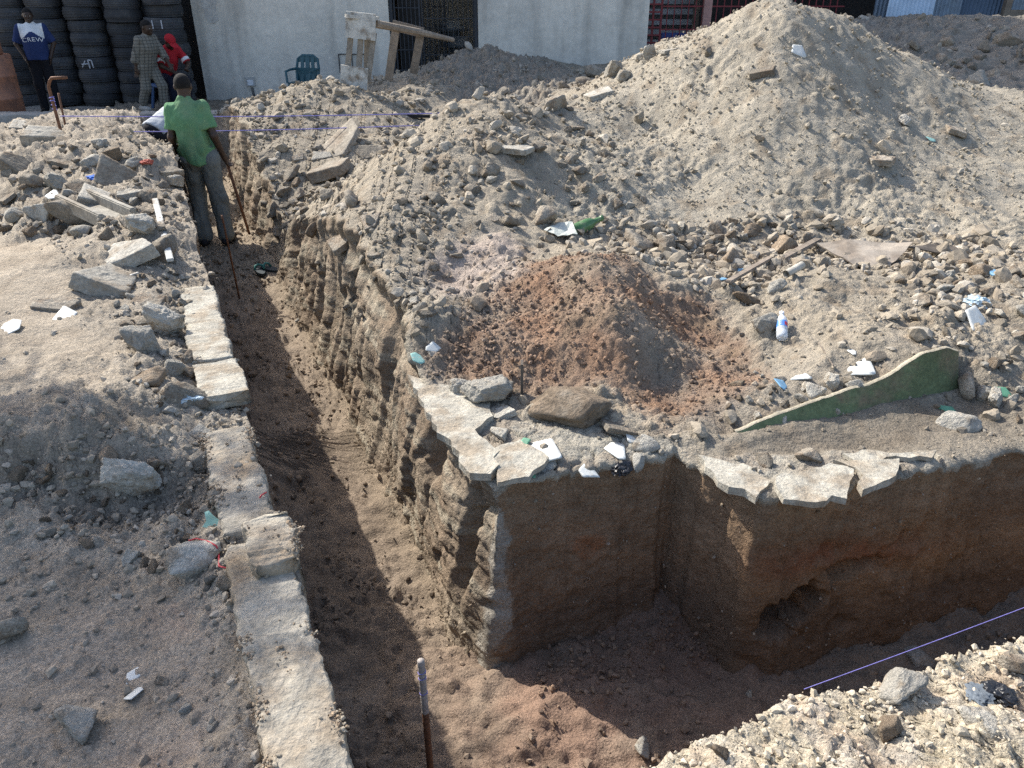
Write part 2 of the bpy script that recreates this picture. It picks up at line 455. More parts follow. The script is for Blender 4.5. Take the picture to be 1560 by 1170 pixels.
# the green wall stub holds back the soil behind it
wa, wb = np.array(at_z(1135, 684, -.02)[:2]), np.array(at_z(1462, 606, -.02)[:2])
dirw = (wb - wa) / np.linalg.norm(wb - wa); per = np.array((-dirw[1], dirw[0]))
def stub_h(t): return np.interp(t, [0, .12, .3, .48, .58, .66, .74, .82, .93, 1], [.015, .045, .075, .105, .11, .135, .17, .205, .21, .185])
st_t = ((X - wa[0]) * dirw[0] + (Y - wa[1]) * dirw[1]) / np.linalg.norm(wb - wa); st_d = (X - wa[0]) * per[0] + (Y - wa[1]) * per[1]
st_w = sstep(-.15, .02, st_t) * sstep(1.12, .99, st_t) * sstep(-.7, -.45, st_d) * sstep(.6, .3, st_d)
st_cap = np.where(st_d < .08, -.015 + .035 * np.exp(np.minimum(st_d, 0) / .05), stub_h(st_t) - .03 + .30 * np.maximum(st_d - .08, 0))
Z0 = Z0 + (np.minimum(Z0, st_cap) - Z0) * st_w
m_red, m_heap = soft(X, Y, P_RED, .07), soft(X, Y, P_HEAP, .12, 1.6)
m_pink = soft(X, Y, P_PINK, .12)
m_slab = np.maximum(soft(X, Y, P_SLAB, .02, 6), soft(X, Y, P_SLAB2, .02, 6))
m_dark = soft(X, Y, P_DARK, .25, 1); m_far3 = soft(X, Y, P_FAR3, .15, 1)
rim = sstep(0, .10, np.hypot(X - Bn[None, :, 0], Y - Bn[None, :, 1]))
roughm = (1 - .9 * m_slab) * (.35 + .65 * rim)
near_bare = np.exp(-((X - 1.6) / .75) ** 4 - ((Y - 2.62 - .33 * (X - 1.2)) / .20) ** 2)
roughm = roughm * (1 - .75 * near_bare) * (1 - .5 * st_w)
ripple = fbm(X, Y, 0, 1.1, 3) * .10 * (1 - m_slab) * rim * (1 - near_bare) * (1 - .85 * st_w)
det = (fbm(X, Y, 1, 3.2, 4, .55) * .07 + (fbm(X, Y, 2, 9, 2, .5, mode=1) * .019 + fbm(X, Y, 6, 50, 2, .6) * .008 * sstep(4.6, 3.2, Y)) * np.clip(.6 + 2 * fbm(X, Y, 7, 1.3, 2), .15, 1.5) + fbm(X, Y, 3, 42, 2, .6) * .013 * sstep(5.0, 3.2, Y))
peb = pebbles(X, Y, .19, .02, .06, .12, 3) * (1 - m_red) + pebbles(X, Y, .07, .010, .026, .5, 13) * sstep(5.0, 3.6, Y) + pebbles(X, Y, .035, .006, .013, .6, 29) * sstep(4.0, 3.0, Y)
soft_heap = 1 - .42 * m_heap
Z = Z0 + ripple * (1 - .5 * m_red) + roughm * (det * soft_heap + peb * (1 - .45 * m_heap))
Z += m_slab * (fbm(X, Y, 5, 18, 5, .7) * .022 + .012 - .02 * sstep(.02, .0, np.abs(fbm(X, Y, 9, 2.2, 3))))
Z += np.maximum(m_dark, m_far3) * (fbm(X, Y, 81, 3.0, 4, .6) * .16 + fbm(X, Y, 82, 9, 4, .65, mode=1) * .07)
# run-off gullies down the heap
Z += m_heap * (fbm(X * 1.0, Y * .28, 4, 2.6, 3) * .04 + fbm(X, Y, 44, 11, 3, .7) * .040 * np.clip(.7 + 2.2 * fbm(X, Y, 45, 1.1, 3), .1, 1.7) + pebbles(X, Y, .13, .02, .045, .25, 53) * np.clip(.4 + 2.5 * fbm(X, Y, 46, 1.3, 2), 0, 1))
# colours: what the soils are made of
colr = np.zeros(X.shape + (3,), np.float32) + C(.345, .300, .232)
n_big, n_mid = fbm(X, Y, 11, .9, 3), fbm(X, Y, 12, 5, 4)
colr = lerp(colr, C(.285, .252, .202), np.clip(.5 + n_big * 1.6, 0, 1))
colr = lerp(colr, C(.365, .328, .262), m_heap * .8)
colr = lerp(colr, C(.36, .30, .255), m_pink * .9)
redc = lerp(np.zeros(X.shape + (3,), np.float32) + C(.275, .172, .112), C(.225, .17, .128), np.clip(.5 + fbm(X, Y, 15, 3.0, 4) * 1.8, 0, 1))
colr = lerp(colr, redc, m_red * np.clip(.86 + fbm(X, Y, 19, 2.2, 4) * 1.2, .3, 1))
colr = lerp(colr, lerp(np.zeros(X.shape + (3,), np.float32) + C(.35, .325, .27), C(.29, .25, .20), sstep(-.15, .15, fbm(X, Y, 33, 4, 4, .6))), m_slab * .9)
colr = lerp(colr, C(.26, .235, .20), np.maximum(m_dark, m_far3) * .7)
colr = lerp(colr, C(.22, .165, .11), np.clip((n_mid - .12) * 2.5, 0, .45) * (1 - m_slab))
colr = lerp(colr, C(.16, .135, .105), near_bare * .75 * (1 - m_slab))
colr *= C(.90, .90, .90)
colr *= (1 + .22 * fbm(X, Y, 21, 26, 3))[..., None]

# cut faces below the rim
nw = 120
tw = (np.linspace(0, 1, nw) ** .9)[1:, None]
ztop = Z[0][None, :]
zb = FLOOR_Z - .05
WZ = ztop + (zb - ztop) * tw
bx, by = Bn[None, :, 0] + 0 * WZ, Bn[None, :, 1] + 0 * WZ
depth = ztop - WZ
def ramp_mask(i0, i1, k=14):
    m = ((np.arange(nb) >= i0) & (np.arange(nb) < i1)).astype(float)
    return np.convolve(np.pad(m, k // 2, 'edge'), np.ones(k) / k, 'same')[k // 2:-(k // 2)][:nb][None, :]
is_left = ramp_mask(-1, ny_l); is_notch = ramp_mask(ny_l, ny_l + 76); is_ret = ramp_mask(ny_l + 76, ny_l + 116); is_right = ramp_mask(ny_l + 116, nb + 1)
arcw = arc[None, :] + 0 * WZ
sk_ = arcw - WZ * .45
lay_ = WZ + .10 * fbm(arcw, 0 * arcw, 1.1, 1.1, 3)
streak = fbm(arcw * .10, 0 * arcw, lay_, 12, 4, .6) * .015 + fbm(bx, by, WZ, 4, 3, .5) * .020 + fbm(arcw * .5, 0 * arcw, lay_ * 1.6, 17, 2, .5) * .007 + fbm(arcw * .16, 0 * arcw + 4, lay_, 27, 2, .5) * .010
lump = fbm(bx, by, WZ * 1.0, 1.8, 3, .5) * .075 + fbm(arcw * .5, WZ * 1.6, 7.7, 6, 3, .55) * .012
grain = fbm(bx, by, WZ, 22, 2, .6) * .008 * sstep(5.5, 3.0, by)
chunk = np.clip(fbm(arcw * .8, WZ, 12.2, 4.5, 3) - .16, 0, 1) * .16                       # pieces that have come away
chunk = np.minimum(chunk, .035)
out = is_left * (streak + lump - chunk) + is_notch * (lump * .30 + fbm(arcw * .6, WZ, 4.4, 9, 4, .65) * .02) + is_ret * (lump * .35) + is_right * (lump * .6 + streak * .2 - chunk * .6)
out = out + grain
lipd = np.minimum(1, depth / .10)
out = out * (.25 + .75 * lipd)
crust_th = .034 + .06 * fbm(arcw, 0 * arcw, 1.7, 3, 4) + .03 * fbm(arcw, 0 * arcw, 4.7, 17, 3, .7)
crust = sstep(.012, -.012, depth - crust_th) * np.where(by < 3.35, 1, .0)
out = out + crust * (.012 + .02 * fbm(arcw, WZ, 8.8, 9, 3, .6)) - is_left * .05 * np.exp(-((depth - .16) / .09) ** 2) * np.where(by < 5, 1, .4)
out = out + is_left * (.03 + (.08 + .12 * sstep(2.9, 3.9, by)) * tw ** 1.3 + .035 * tw ** 5)                                       # battered foot
out = out + is_notch * .10 * tw ** 3 + is_right * (.03 + .09 * tw ** 2) + is_ret * .04 * tw
def hole(cx, cy, cz, rx, rz, dep):
    q = fbm(bx, by, WZ, 8, 4, .6) * .10; cx = cx + q; cz = cz + fbm(by, bx, WZ, 7, 4, .6) * .10
    d2 = ((bx - cx) ** 2 + (by - cy) ** 2) / rx ** 2 + ((WZ - cz) / rz) ** 2
    return dep * np.exp(-d2 ** 2)
out = out - is_right * (hole(1.06, 2.37, -.60, .085, .075, .34) + hole(1.17, 2.40, -.53, .08, .045, .14) + hole(1.36, 2.46, -.44, .14, .04, .06))
out = out - is_left * (hole(-1.42, 5.35, -.45, .14, .40, .22) + hole(-1.95, 6.5, -.40, .2, .38, .2) + hole(-.33, 2.96, -.22, .10, .14, .14) + hole(-.12, 2.5, -.30, .05, .35, .09))
WX, WY = bx + nrm[None, :, 0] * out, by + nrm[None, :, 1] * out
wc = np.zeros(WZ.shape + (3,), np.float32)
band = np.clip(.5 + fbm(bx, by, WZ * 2.0, 1.6, 4) * 1.8, 0, 1)
dryc = lerp(wc + C(.285, .235, .175), C(.215, .165, .118), band)
brown = lerp(wc + C(.28, .19, .12), C(.225, .155, .10), band)
ochre = lerp(wc + C(.305, .195, .11), C(.24, .162, .10), band)
ia = np.arange(nb)[None, :] + fbm(bx, by, WZ, 9, 4, .65) * 22
h_left = (ia < ny_l + 1)[..., None] * 1.0; h_right = (ia >= ny_l + 116)[..., None] * 1.0
wc = h_left * dryc + (1 - h_left - h_right) * brown + h_right * ochre
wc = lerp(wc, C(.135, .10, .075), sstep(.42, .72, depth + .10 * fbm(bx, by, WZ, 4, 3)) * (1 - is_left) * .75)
redb = np.exp(-((depth - .36 - .10 * (bx - 1.4)) / .07) ** 2) * is_right * sstep(2.0, 1.3, bx)
wc = lerp(wc, C(.27, .115, .06), np.clip(redb * (.6 + fbm(bx, by, WZ, 9, 3)), 0, .8))
wc = lerp(wc, C(.30, .13, .06), np.clip(hole(.30, 2.47, -.36, .07, .06, 1) * is_notch * (.6 + fbm(bx, by, WZ, 20, 3)), 0, .6))
wc = lerp(wc, C(.34, .31, .25), crust * .85)
wc = lerp(wc, C(.33, .29, .22), np.clip(is_left * sstep(.05, .25, fbm(arcw * .12, 0 * arcw, lay_, 15, 4)) * .8, 0, 1))
corner_pale = (np.abs(arcw - arc[ny_l] + fbm(bx, by, WZ, 6, 4) * .06) < .035 + .03 * fbm(arcw * 0, WZ, 2.2, 6, 3))
wc = lerp(wc, C(.37, .34, .285), corner_pale * .8)
wc *= (1 + .34 * fbm(bx, by, WZ, 22, 4, .7))[..., None]
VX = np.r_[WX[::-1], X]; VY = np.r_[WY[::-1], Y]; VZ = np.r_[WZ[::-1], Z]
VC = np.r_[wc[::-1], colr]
nr_all = VX.shape[0]
V_R = np.c_[VX.ravel(), VY.ravel(), VZ.ravel()]
C_R = VC.reshape(-1, 3)
F_R = grid_faces(nr_all, nb)
fi = F_R[:, 0] // nb
fxy = V_R[F_R].mean(1)[:, :2]
top_face = fi >= nw
jit = np.c_[fbm(fxy[:, 0], fxy[:, 1], 4, 2.5, 3), fbm(fxy[:, 0], fxy[:, 1], 9, 2.5, 3)] * .12
fj = fxy + jit
ids = np.zeros(len(F_R), int)
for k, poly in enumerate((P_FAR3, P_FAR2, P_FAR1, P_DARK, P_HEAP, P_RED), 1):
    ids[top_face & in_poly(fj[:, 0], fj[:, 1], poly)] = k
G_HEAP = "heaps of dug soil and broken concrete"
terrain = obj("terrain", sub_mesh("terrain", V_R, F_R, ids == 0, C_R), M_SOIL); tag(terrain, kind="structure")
LAND_R = [terrain]
for k, (nm, lab, cat) in enumerate([
        ("soil_heap", "dark grey heap of rubbly soil against the plastered wall below the barred gate", "soil heap"),
        ("soil_heap", "small rounded brown soil heap just in front of the dark heap by the gate", "soil heap"),
        ("soil_heap", "lit grey soil heap by the trench's far end, below the teal chair", "soil heap"),
        ("soil_heap", "shaded dark grey bank of rubble below the corrugated metal fence", "soil heap"),
        ("sand_heap", "largest heap, a tall pale sandy cone rising to the top of the photo", "sand heap"),
        ("soil_heap", "reddish brown soil heap near the trench corner, behind two concrete lumps", "soil heap")], 1):
    if (ids == k).any():
        o = obj(nm, sub_mesh(nm, V_R, F_R, ids == k, C_R), M_SOIL)
        tag(o, lab, cat, G_HEAP); LAND_R.append(o)

# ------------------------------------------------------------------ left bank
nyb = 620
yb = np.exp(np.linspace(math.log(.55), math.log(16.2), nyb))
eb = edge_l(yb) + fbm(yb, 0 * yb, 3, 2.5, 4) * .05 - .02
ncb = 430
ww = np.linspace(0, 1, ncb)[None, :] ** 1.15
wid = (.95 * yb + 1.6)[:, None] - 0 * ww
XL = eb[:, None] - ww * (wid + eb[:, None] * .55)
YL = yb[:, None] + 0 * ww
ZL = H_L(XL, YL)
m_tr = soft(XL, YL, P_TREAD, .12, 2); m_cr = soft(XL, YL, P_CRUMB, .08, 3); m_lo = soft(XL, YL, P_LOWER, .15, 2)
m_yard = sstep(11.0, 12.0, YL)
rough_l = .75 + .5 * m_cr - .62 * m_tr - .45 * m_lo * (1 - m_cr) - .5 * m_yard
detl = fbm(XL, YL, 1, 3.2, 4, .55) * .08 + fbm(XL, YL, 2, 13, 4, .6, mode=1) * .020 + fbm(XL, YL, 3, 50, 3, .7) * .010
ZL = ZL + fbm(XL, YL, 0, 1.2, 3) * .06 + rough_l * (detl + pebbles(XL, YL, .19, .02, .05, .2, 5) + pebbles(XL, YL, .07, .012, .028, .5, 15)) \
    + fbm(XL, YL, 3, 55, 2) * .006 + pebbles(XL, YL, .045, .006, .014, .45, 35) * (1 - .7 * m_tr)
m_deb = soft(XL, YL, region(H_L, [(-100, 190), (230, 175), (300, 330), (250, 372), (0, 362), (-150, 360)]), .2, 1.5)
ZL += m_deb * (fbm(XL, YL, 71, 2.2, 4, .6) * .16 + fbm(XL, YL, 72, 9, 3, .6, mode=1) * .045)
hump = np.exp(-((XL + 1.75) / .55) ** 2 - ((YL - 2.75) / .45) ** 2)
ZL += np.maximum(hump, m_cr * .7) * (fbm(XL, YL, 91, 5, 4, .62) * .085 + fbm(XL, YL, 92, 16, 3, .6, mode=1) * .022)
# crumbled scarp under the trodden earth
ZL -= m_cr * .05
cL = np.zeros(XL.shape + (3,), np.float32) + C(.315, .275, .22)
cL = lerp(cL, C(.35, .30, .235), m_tr)
cL = lerp(cL, C(.255, .22, .175), m_cr * .85)
cL = lerp(cL, C(.335, .28, .22), m_lo * .9)
cL = lerp(cL, C(.33, .245, .185), np.clip(m_lo * (fbm(XL, YL, 31, 1.8, 4) * 2.2), 0, .8))
cL = lerp(cL, C(.225, .185, .14), np.clip(fbm(XL, YL, 12, 4, 4) * 2.2, 0, .5))
cL = lerp(cL, C(.27, .255, .23), m_yard * .7)
cL *= (1 + .22 * fbm(XL, YL, 21, 26, 3))[..., None]
nwl = 26
twl = np.linspace(0, 1, nwl)[1:][None, :]
WLz = ZL[:, :1] + (FLOOR_Z - .05 - ZL[:, :1]) * twl
WLx = XL[:, :1] + fbm(YL[:, :1] + 0 * twl, WLz, 2, 5, 4) * .06 - .03 * np.sin(twl * 3.14) + .05 * twl ** 2
WLy = YL[:, :1] + 0 * twl
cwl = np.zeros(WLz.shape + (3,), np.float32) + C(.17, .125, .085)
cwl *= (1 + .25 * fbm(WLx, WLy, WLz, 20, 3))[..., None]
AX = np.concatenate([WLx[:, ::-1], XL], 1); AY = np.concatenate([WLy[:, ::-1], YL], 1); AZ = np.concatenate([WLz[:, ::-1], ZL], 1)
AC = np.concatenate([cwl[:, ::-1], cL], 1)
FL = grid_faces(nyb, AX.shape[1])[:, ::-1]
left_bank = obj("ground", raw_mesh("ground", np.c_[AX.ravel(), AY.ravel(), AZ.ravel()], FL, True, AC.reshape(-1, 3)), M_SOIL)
tag(left_bank, kind="structure")

# ------------------------------------------------------------------ trench floor
nyf, nxf = 560, 430
yf = np.exp(np.linspace(math.log(.35), math.log(12.5), nyf))
xl, xr = edge_l(yf) - .35, edge_r(yf) + .45 + 7.0 * sstep(4.2, 3.5, yf)
cc = np.linspace(0, 1, nxf)[None, :] ** 1.25
XF = xl[:, None] + (xr - xl)[:, None] * cc; YF = yf[:, None] + 0 * cc
def floor_h(x, y):
    d = .449 * (y - 2.34) + x + .05                                    # distance right of the trench's right rim
    z = FLOOR_Z + .09 * sstep(-.30, .02, d) * sstep(2.3, 2.7, y)       # dirt washed to the foot of the cut
    z = z + .13 * np.exp(-((x - .72) / .26) ** 2 - ((y - 2.66) / .26) ** 2)
    z = z + .07 * np.exp(-((x - .1) / .45) ** 2 - ((y - 1.95) / .4) ** 2)
    z = z + .10 * np.exp(-((y - 2.55 - .33 * (x - .9)) / .12) ** 2) * sstep(1.0, 1.4, x)
    z = z + .30 * sstep(7.0, 11.0, y) * .5
    return z
dune = fbm(XF * 1.0, YF * 1.0 + XF * .6, 6, 2.6, 3) * .06 + fbm(XF, YF * 1.6, 26, 6, 4, .6) * .055 + fbm(XF, YF, 9, 5.5, 3, mode=2) * .03
clod = fbm(XF, YF, 2, 14, 3, .6, mode=1) * .034 + fbm(XF, YF, 12, 45, 3, .7) * .010
where = sstep(-.15, .2, fbm(XF, YF, 41, 2.1, 3))
ZF = floor_h(XF, YF) + dune + clod * (.35 + .65 * where) + (pebbles(XF, YF, .11, .012, .034, .3, 7) + pebbles(XF, YF, .05, .008, .018, .5, 17)) * (.25 + .75 * where) + fbm(XF, YF, 3, 60, 2) * .005
cF = np.zeros(XF.shape + (3,), np.float32) + C(.195, .153, .115)
cF = lerp(cF, C(.25, .20, .152), np.clip(.5 + fbm(XF, YF, 14, 1.7, 4) * 2, 0, 1))
redf = np.exp(-((XF - .35) / .55) ** 2 - ((YF - 2.05) / .55) ** 2)
cF = lerp(cF, C(.25, .165, .12), np.clip(redf * (1.0 + fbm(XF, YF, 18, 5, 3) * 1.5), 0, .9))
cF = lerp(cF, C(.25, .20, .14), np.exp(-((.449 * (YF - 2.34) + XF + .10) / .16) ** 2) * sstep(2.2, 2.6, YF) * .7)
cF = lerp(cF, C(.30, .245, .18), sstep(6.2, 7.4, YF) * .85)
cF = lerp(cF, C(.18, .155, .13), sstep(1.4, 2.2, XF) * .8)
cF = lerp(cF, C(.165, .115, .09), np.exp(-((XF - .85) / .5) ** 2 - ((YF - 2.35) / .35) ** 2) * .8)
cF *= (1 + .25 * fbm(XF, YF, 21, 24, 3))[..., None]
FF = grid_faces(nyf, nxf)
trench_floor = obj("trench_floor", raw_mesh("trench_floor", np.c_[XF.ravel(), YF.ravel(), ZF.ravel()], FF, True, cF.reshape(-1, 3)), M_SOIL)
tag(trench_floor, kind="structure")

# end of the trench: the bank that closes it
ne, me_ = 90, 120
xe = np.linspace(0, 1, ne)[None, :]
ye = np.linspace(11.2, 16.2, me_)[:, None]
XE = (edge_l(ye) - .5) + xe * (edge_r(ye) + .7 - edge_l(ye) + .5); YE = ye + 0 * xe
ZE = -.20 - .18 * sstep(12, 14, YE) + fbm(XE, YE, 1, 3, 4, mode=1) * .10 + fbm(XE, YE, 1, 12, 3, mode=1) * .04
EX = np.r_[XE[:1], XE]; EY = np.r_[YE[:1] - .12, YE]; EZ = np.r_[np.full((1, ne), FLOOR_Z - .1), ZE]
cE = np.zeros(EX.shape + (3,), np.float32) + C(.22, .19, .15); cE *= (1 + .25 * fbm(EX, EY, 21, 14, 3))[..., None]
trench_end = obj("trench_end", raw_mesh("trench_end", np.c_[EX.ravel(), EY.ravel(), EZ.ravel()], grid_faces(me_ + 1, ne), True, cE.reshape(-1, 3)), M_SOIL)
tag(trench_end, kind="structure")

# ------------------------------------------------------------------ near bank, lit gravelly soil at the lower right
Fp = np.array([(-.02, -.6), (-.02, .4), (.02, .98), (.20, 1.19), (.60, 1.34), (.985, 1.47), (1.467, 1.62), (2.5, 2.0), (5.5, 2.95)])
sl = np.r_[0, np.cumsum(np.linalg.norm(np.diff(Fp, axis=0), axis=1))]
ss = np.r_[np.linspace(0, sl[2], 60)[:-1], np.linspace(sl[2], sl[6], 330)[:-1], np.linspace(sl[6], sl[8], 120)]
NB = np.c_[np.interp(ss, sl, Fp[:, 0]), np.interp(ss, sl, Fp[:, 1])]
NB[:, 1] += fbm(ss, 0 * ss, 2, 3.2, 4) * .10 + fbm(ss, 0 * ss, 6, 14, 3, mode=1) * .035
nt_ = np.gradient(NB, axis=0); nt_ /= np.linalg.norm(nt_, axis=1)[:, None]
nn_ = np.c_[-nt_[:, 1], nt_[:, 0]]
cen = np.c_[np.interp(ss, sl, np.linspace(1.2, 6.0, 9)), np.full(len(ss), -.8)]
ru = np.linspace(0, 1, 230)[:, None] ** 1.2
XN = NB[None, :, 0] + (cen[None, :, 0] - NB[None, :, 0]) * ru; YN = NB[None, :, 1] + (cen[None, :, 1] - NB[None, :, 1]) * ru
rimn = sstep(0, .12, ru * 2.2)
ZN = -.015 + .05 * sstep(.8, 2.4, XN) - .10 * sstep(.5, .15, XN) + fbm(XN, YN, 1, 2.2, 3) * .05 + (.45 + .55 * rimn) * (fbm(XN, YN, 1, 6, 4, .55) * .06 + fbm(XN, YN, 2, 24, 4, .6, mode=1) * .026
     + pebbles(XN, YN, .13, .02, .05, .4, 9) + pebbles(XN, YN, .055, .010, .022, .55, 19) + pebbles(XN, YN, .028, .005, .011, .6, 39)) + fbm(XN, YN, 3, 80, 2) * .005
twn = np.linspace(0, 1, 30)[1:, None]
NZ = ZN[0][None, :] + (FLOOR_Z - .05 - ZN[0][None, :]) * twn
o_ = fbm(NB[None, :, 0] + 0 * twn, NB[None, :, 1] + 0 * twn, NZ, 5, 4) * .06 - .04 * np.sin(twn * 3.1)
NX_, NY_ = NB[None, :, 0] + nn_[None, :, 0] * o_, NB[None, :, 1] + nn_[None, :, 1] * o_
cN = np.zeros(XN.shape + (3,), np.float32) + C(.46, .40, .30)
cN = lerp(cN, C(.42, .29, .20), np.clip(fbm(XN, YN, 12, 4, 4) * 2.0, 0, .55))
cN = lerp(cN, C(.48, .44, .37), np.clip(fbm(XN, YN, 52, 7, 4) * 2.6, 0, .7))
cN = lerp(cN, C(.36, .29, .11), np.clip((fbm(XN, YN, 72, 3.3, 3) - .30) * 6, 0, .6))
cN *= .92
cN *= (1 + .25 * fbm(XN, YN, 21, 30, 3))[..., None]
cNw = np.zeros(NZ.shape + (3,), np.float32) + C(.17, .12, .08)
QX, QY, QZ = np.r_[NX_[::-1], XN], np.r_[NY_[::-1], YN], np.r_[NZ[::-1], ZN]
near_bank = obj("near_bank", raw_mesh("near_bank", np.c_[QX.ravel(), QY.ravel(), QZ.ravel()], grid_faces(QX.shape[0], QX.shape[1])[:, ::-1], True, np.r_[cNw[::-1], cN].reshape(-1, 3)), M_SOIL)
tag(near_bank, kind="structure")

# the land beyond, out to the horizon
gb = MB(); gb.box((0, 0, -1.12), (900, 900, .2))
base_land = gb.build("land", material("far soil", (.27, .23, .18), .95, .3, .5, 8, .2, .3, 4)); tag(base_land, kind="structure")

bpy.context.view_layer.update()
LAND = LAND_R + [left_bank, trench_floor, trench_end, near_bank]
def hit(px, py, only=None):
    """the point of the built land seen at a photo pixel, its normal and the distance"""
    o = Vector((0, 0, CAM_Z)); d = Vector(ray(px, py)).normalized()
    best = None
    for ob in (only or LAND):
        ok, loc, n, _ = ob.ray_cast(o, d)
        if ok and (best is None or (loc - o).length < best[2]):
            best = (loc, n if n.dot(d) < 0 else -n, (loc - o).length)
    return best
def drop(x, y, z=6.0, only=None):
    best = None
    for ob in (only or LAND):
        ok, loc, n, _ = ob.ray_cast(Vector((x, y, z)), Vector((0, 0, -1)))
        if ok and (best is None or loc.z > best[0].z): best = (loc, n if n.z > 0 else -n)
    return best or (Vector((x, y, 0)), Vector((0, 0, 1)))
# ------------------------------------------------------------------ broken stone: shapes
def ico(level):
    import bmesh
    bm = bmesh.new(); bmesh.ops.create_icosphere(bm, subdivisions=level, radius=1.0)
    V = np.array([v.co[:] for v in bm.verts]); F = np.array([[v.index for v in f.verts] for f in bm.faces]); bm.free()
    return V, F
ICO = {k: ico(k) for k in (1, 2, 3, 4, 5)}
def stone_verts(rng, level, scale=(1, 1, 1), planes=11, lo=.55, noise=.05, flat=False, boxy=False):
    """a lump knapped by random planes; flat=True gives a broken plate"""
    V, F = ICO[level]
    s = np.array(scale, float)
    D = V * (np.array([1, 1, .35]) if flat else 1.0)
    D = D / np.linalg.norm(D, axis=1)[:, None]
    if flat:
        ang = np.sort(rng.uniform(0, 6.283, rng.integers(4, 7)) * .35 + np.linspace(0, 6.283, 8)[:0].sum()) if False else np.linspace(0, 6.283, rng.integers(5, 8))[:-1] + rng.uniform(-.4, .4)
        ang = ang + rng.normal(0, .28, len(ang))
        N = np.c_[np.cos(ang), np.sin(ang), rng.normal(0, .12, len(ang))]; h = rng.uniform(.6, 1.0, len(ang))
        N = np.r_[N, [[rng.normal(0, .03), rng.normal(0, .03), 1], [0, 0, -1]]]; h = np.r_[h, scale[2], scale[2]]
        s = np.array([scale[0], scale[1], 1.0])
    else:
        N = rng.normal(size=(planes, 3)); h = rng.uniform(lo, 1.0, planes)
    if boxy:
        ax = np.r_[np.eye(3), -np.eye(3)] + rng.normal(0, .27, (6, 3))
        N = np.r_[ax, rng.normal(size=(7, 3))]; h = np.r_[np.full(6, .64) + rng.uniform(-.10, .10, 6), rng.uniform(.62, .9, 7)]
    N = N / np.linalg.norm(N, axis=1)[:, None]
    dn = D @ N.T
    r = np.min(np.where(dn > 1e-3, h / np.maximum(dn, 1e-3), 1.6), axis=1)
    P = D * r[:, None] * s
    o = rng.uniform(0, 90)
    if noise:
        n = fbm(P[:, 0] + o, P[:, 1], P[:, 2], 2.2, 4, .6) * noise * 2 + fbm(P[:, 0] + o, P[:, 1], P[:, 2], 7, 3, .7) * noise * 1.6
        P = P + (P / np.linalg.norm(P, axis=1)[:, None]) * n[:, None]
    ext = np.abs(P).max(0); tgt = np.array((1, scale[1], scale[2] if not flat else scale[2] * 1.15)); P = P / ext * tgt
    return P, F
srng = np.random.default_rng(21)
LUMPS = [raw_mesh("rubble_stone", *stone_verts(srng, 4, (1, srng.uniform(.65, .95), srng.uniform(.5, .8)), srng.integers(7, 11), .5, .05), smooth=True) for _ in range(16)]
BLOCKS = [raw_mesh("concrete_lump", *stone_verts(srng, 5, (1, srng.uniform(.65, .95), srng.uniform(.6, .85)), 9, .5, .06, boxy=True), smooth=True) for _ in range(12)]
PLATES = [raw_mesh("broken_slab", *stone_verts(srng, 5, (1, srng.uniform(.55, .9), srng.uniform(.10, .24)), 0, 0, .022, True), smooth=True) for _ in range(12)]
SHERDS = [raw_mesh("sherd", *stone_verts(srng, 4, (1, srng.uniform(.5, .9), srng.uniform(.05, .09)), 0, 0, .006, True), smooth=True) for _ in range(8)]
_variants = {}
def variant(me, m):
    k = (me.name, m.name)
    if k not in _variants:
        c = me.copy(); c.materials.clear(); c.materials.append(m); _variants[k] = c
    return _variants[k]
KINDS = {'K': (LUMPS, M_STONE_PALE, "rubble_stone", "stone"), 'L': (LUMPS, M_STONE, "rubble_stone", "stone"), 'C': (BLOCKS, M_STONE_PALE, "concrete_lump", "concrete lump"), 'B': (LUMPS, M_STONE_BROWN, "earth_clod", "earth clod"),
         'S': (PLATES, M_STONE, "broken_plate", "concrete plate"), 'P': (PLATES, M_STONE_PALE, "broken_plate", "concrete plate"),
         'T': (SHERDS, M_TILE_WHITE, "tile_sherd", "tile sherd"), 'G': (SHERDS, M_TILE_TEAL, "tile_sherd", "tile sherd"), 'U': (SHERDS, M_TILE_BLUE, "blue_sherd", "sherd"), 'N': (SHERDS, M_TILE_GREEN, "green_sherd", "sherd")}
RND = random.Random(5)
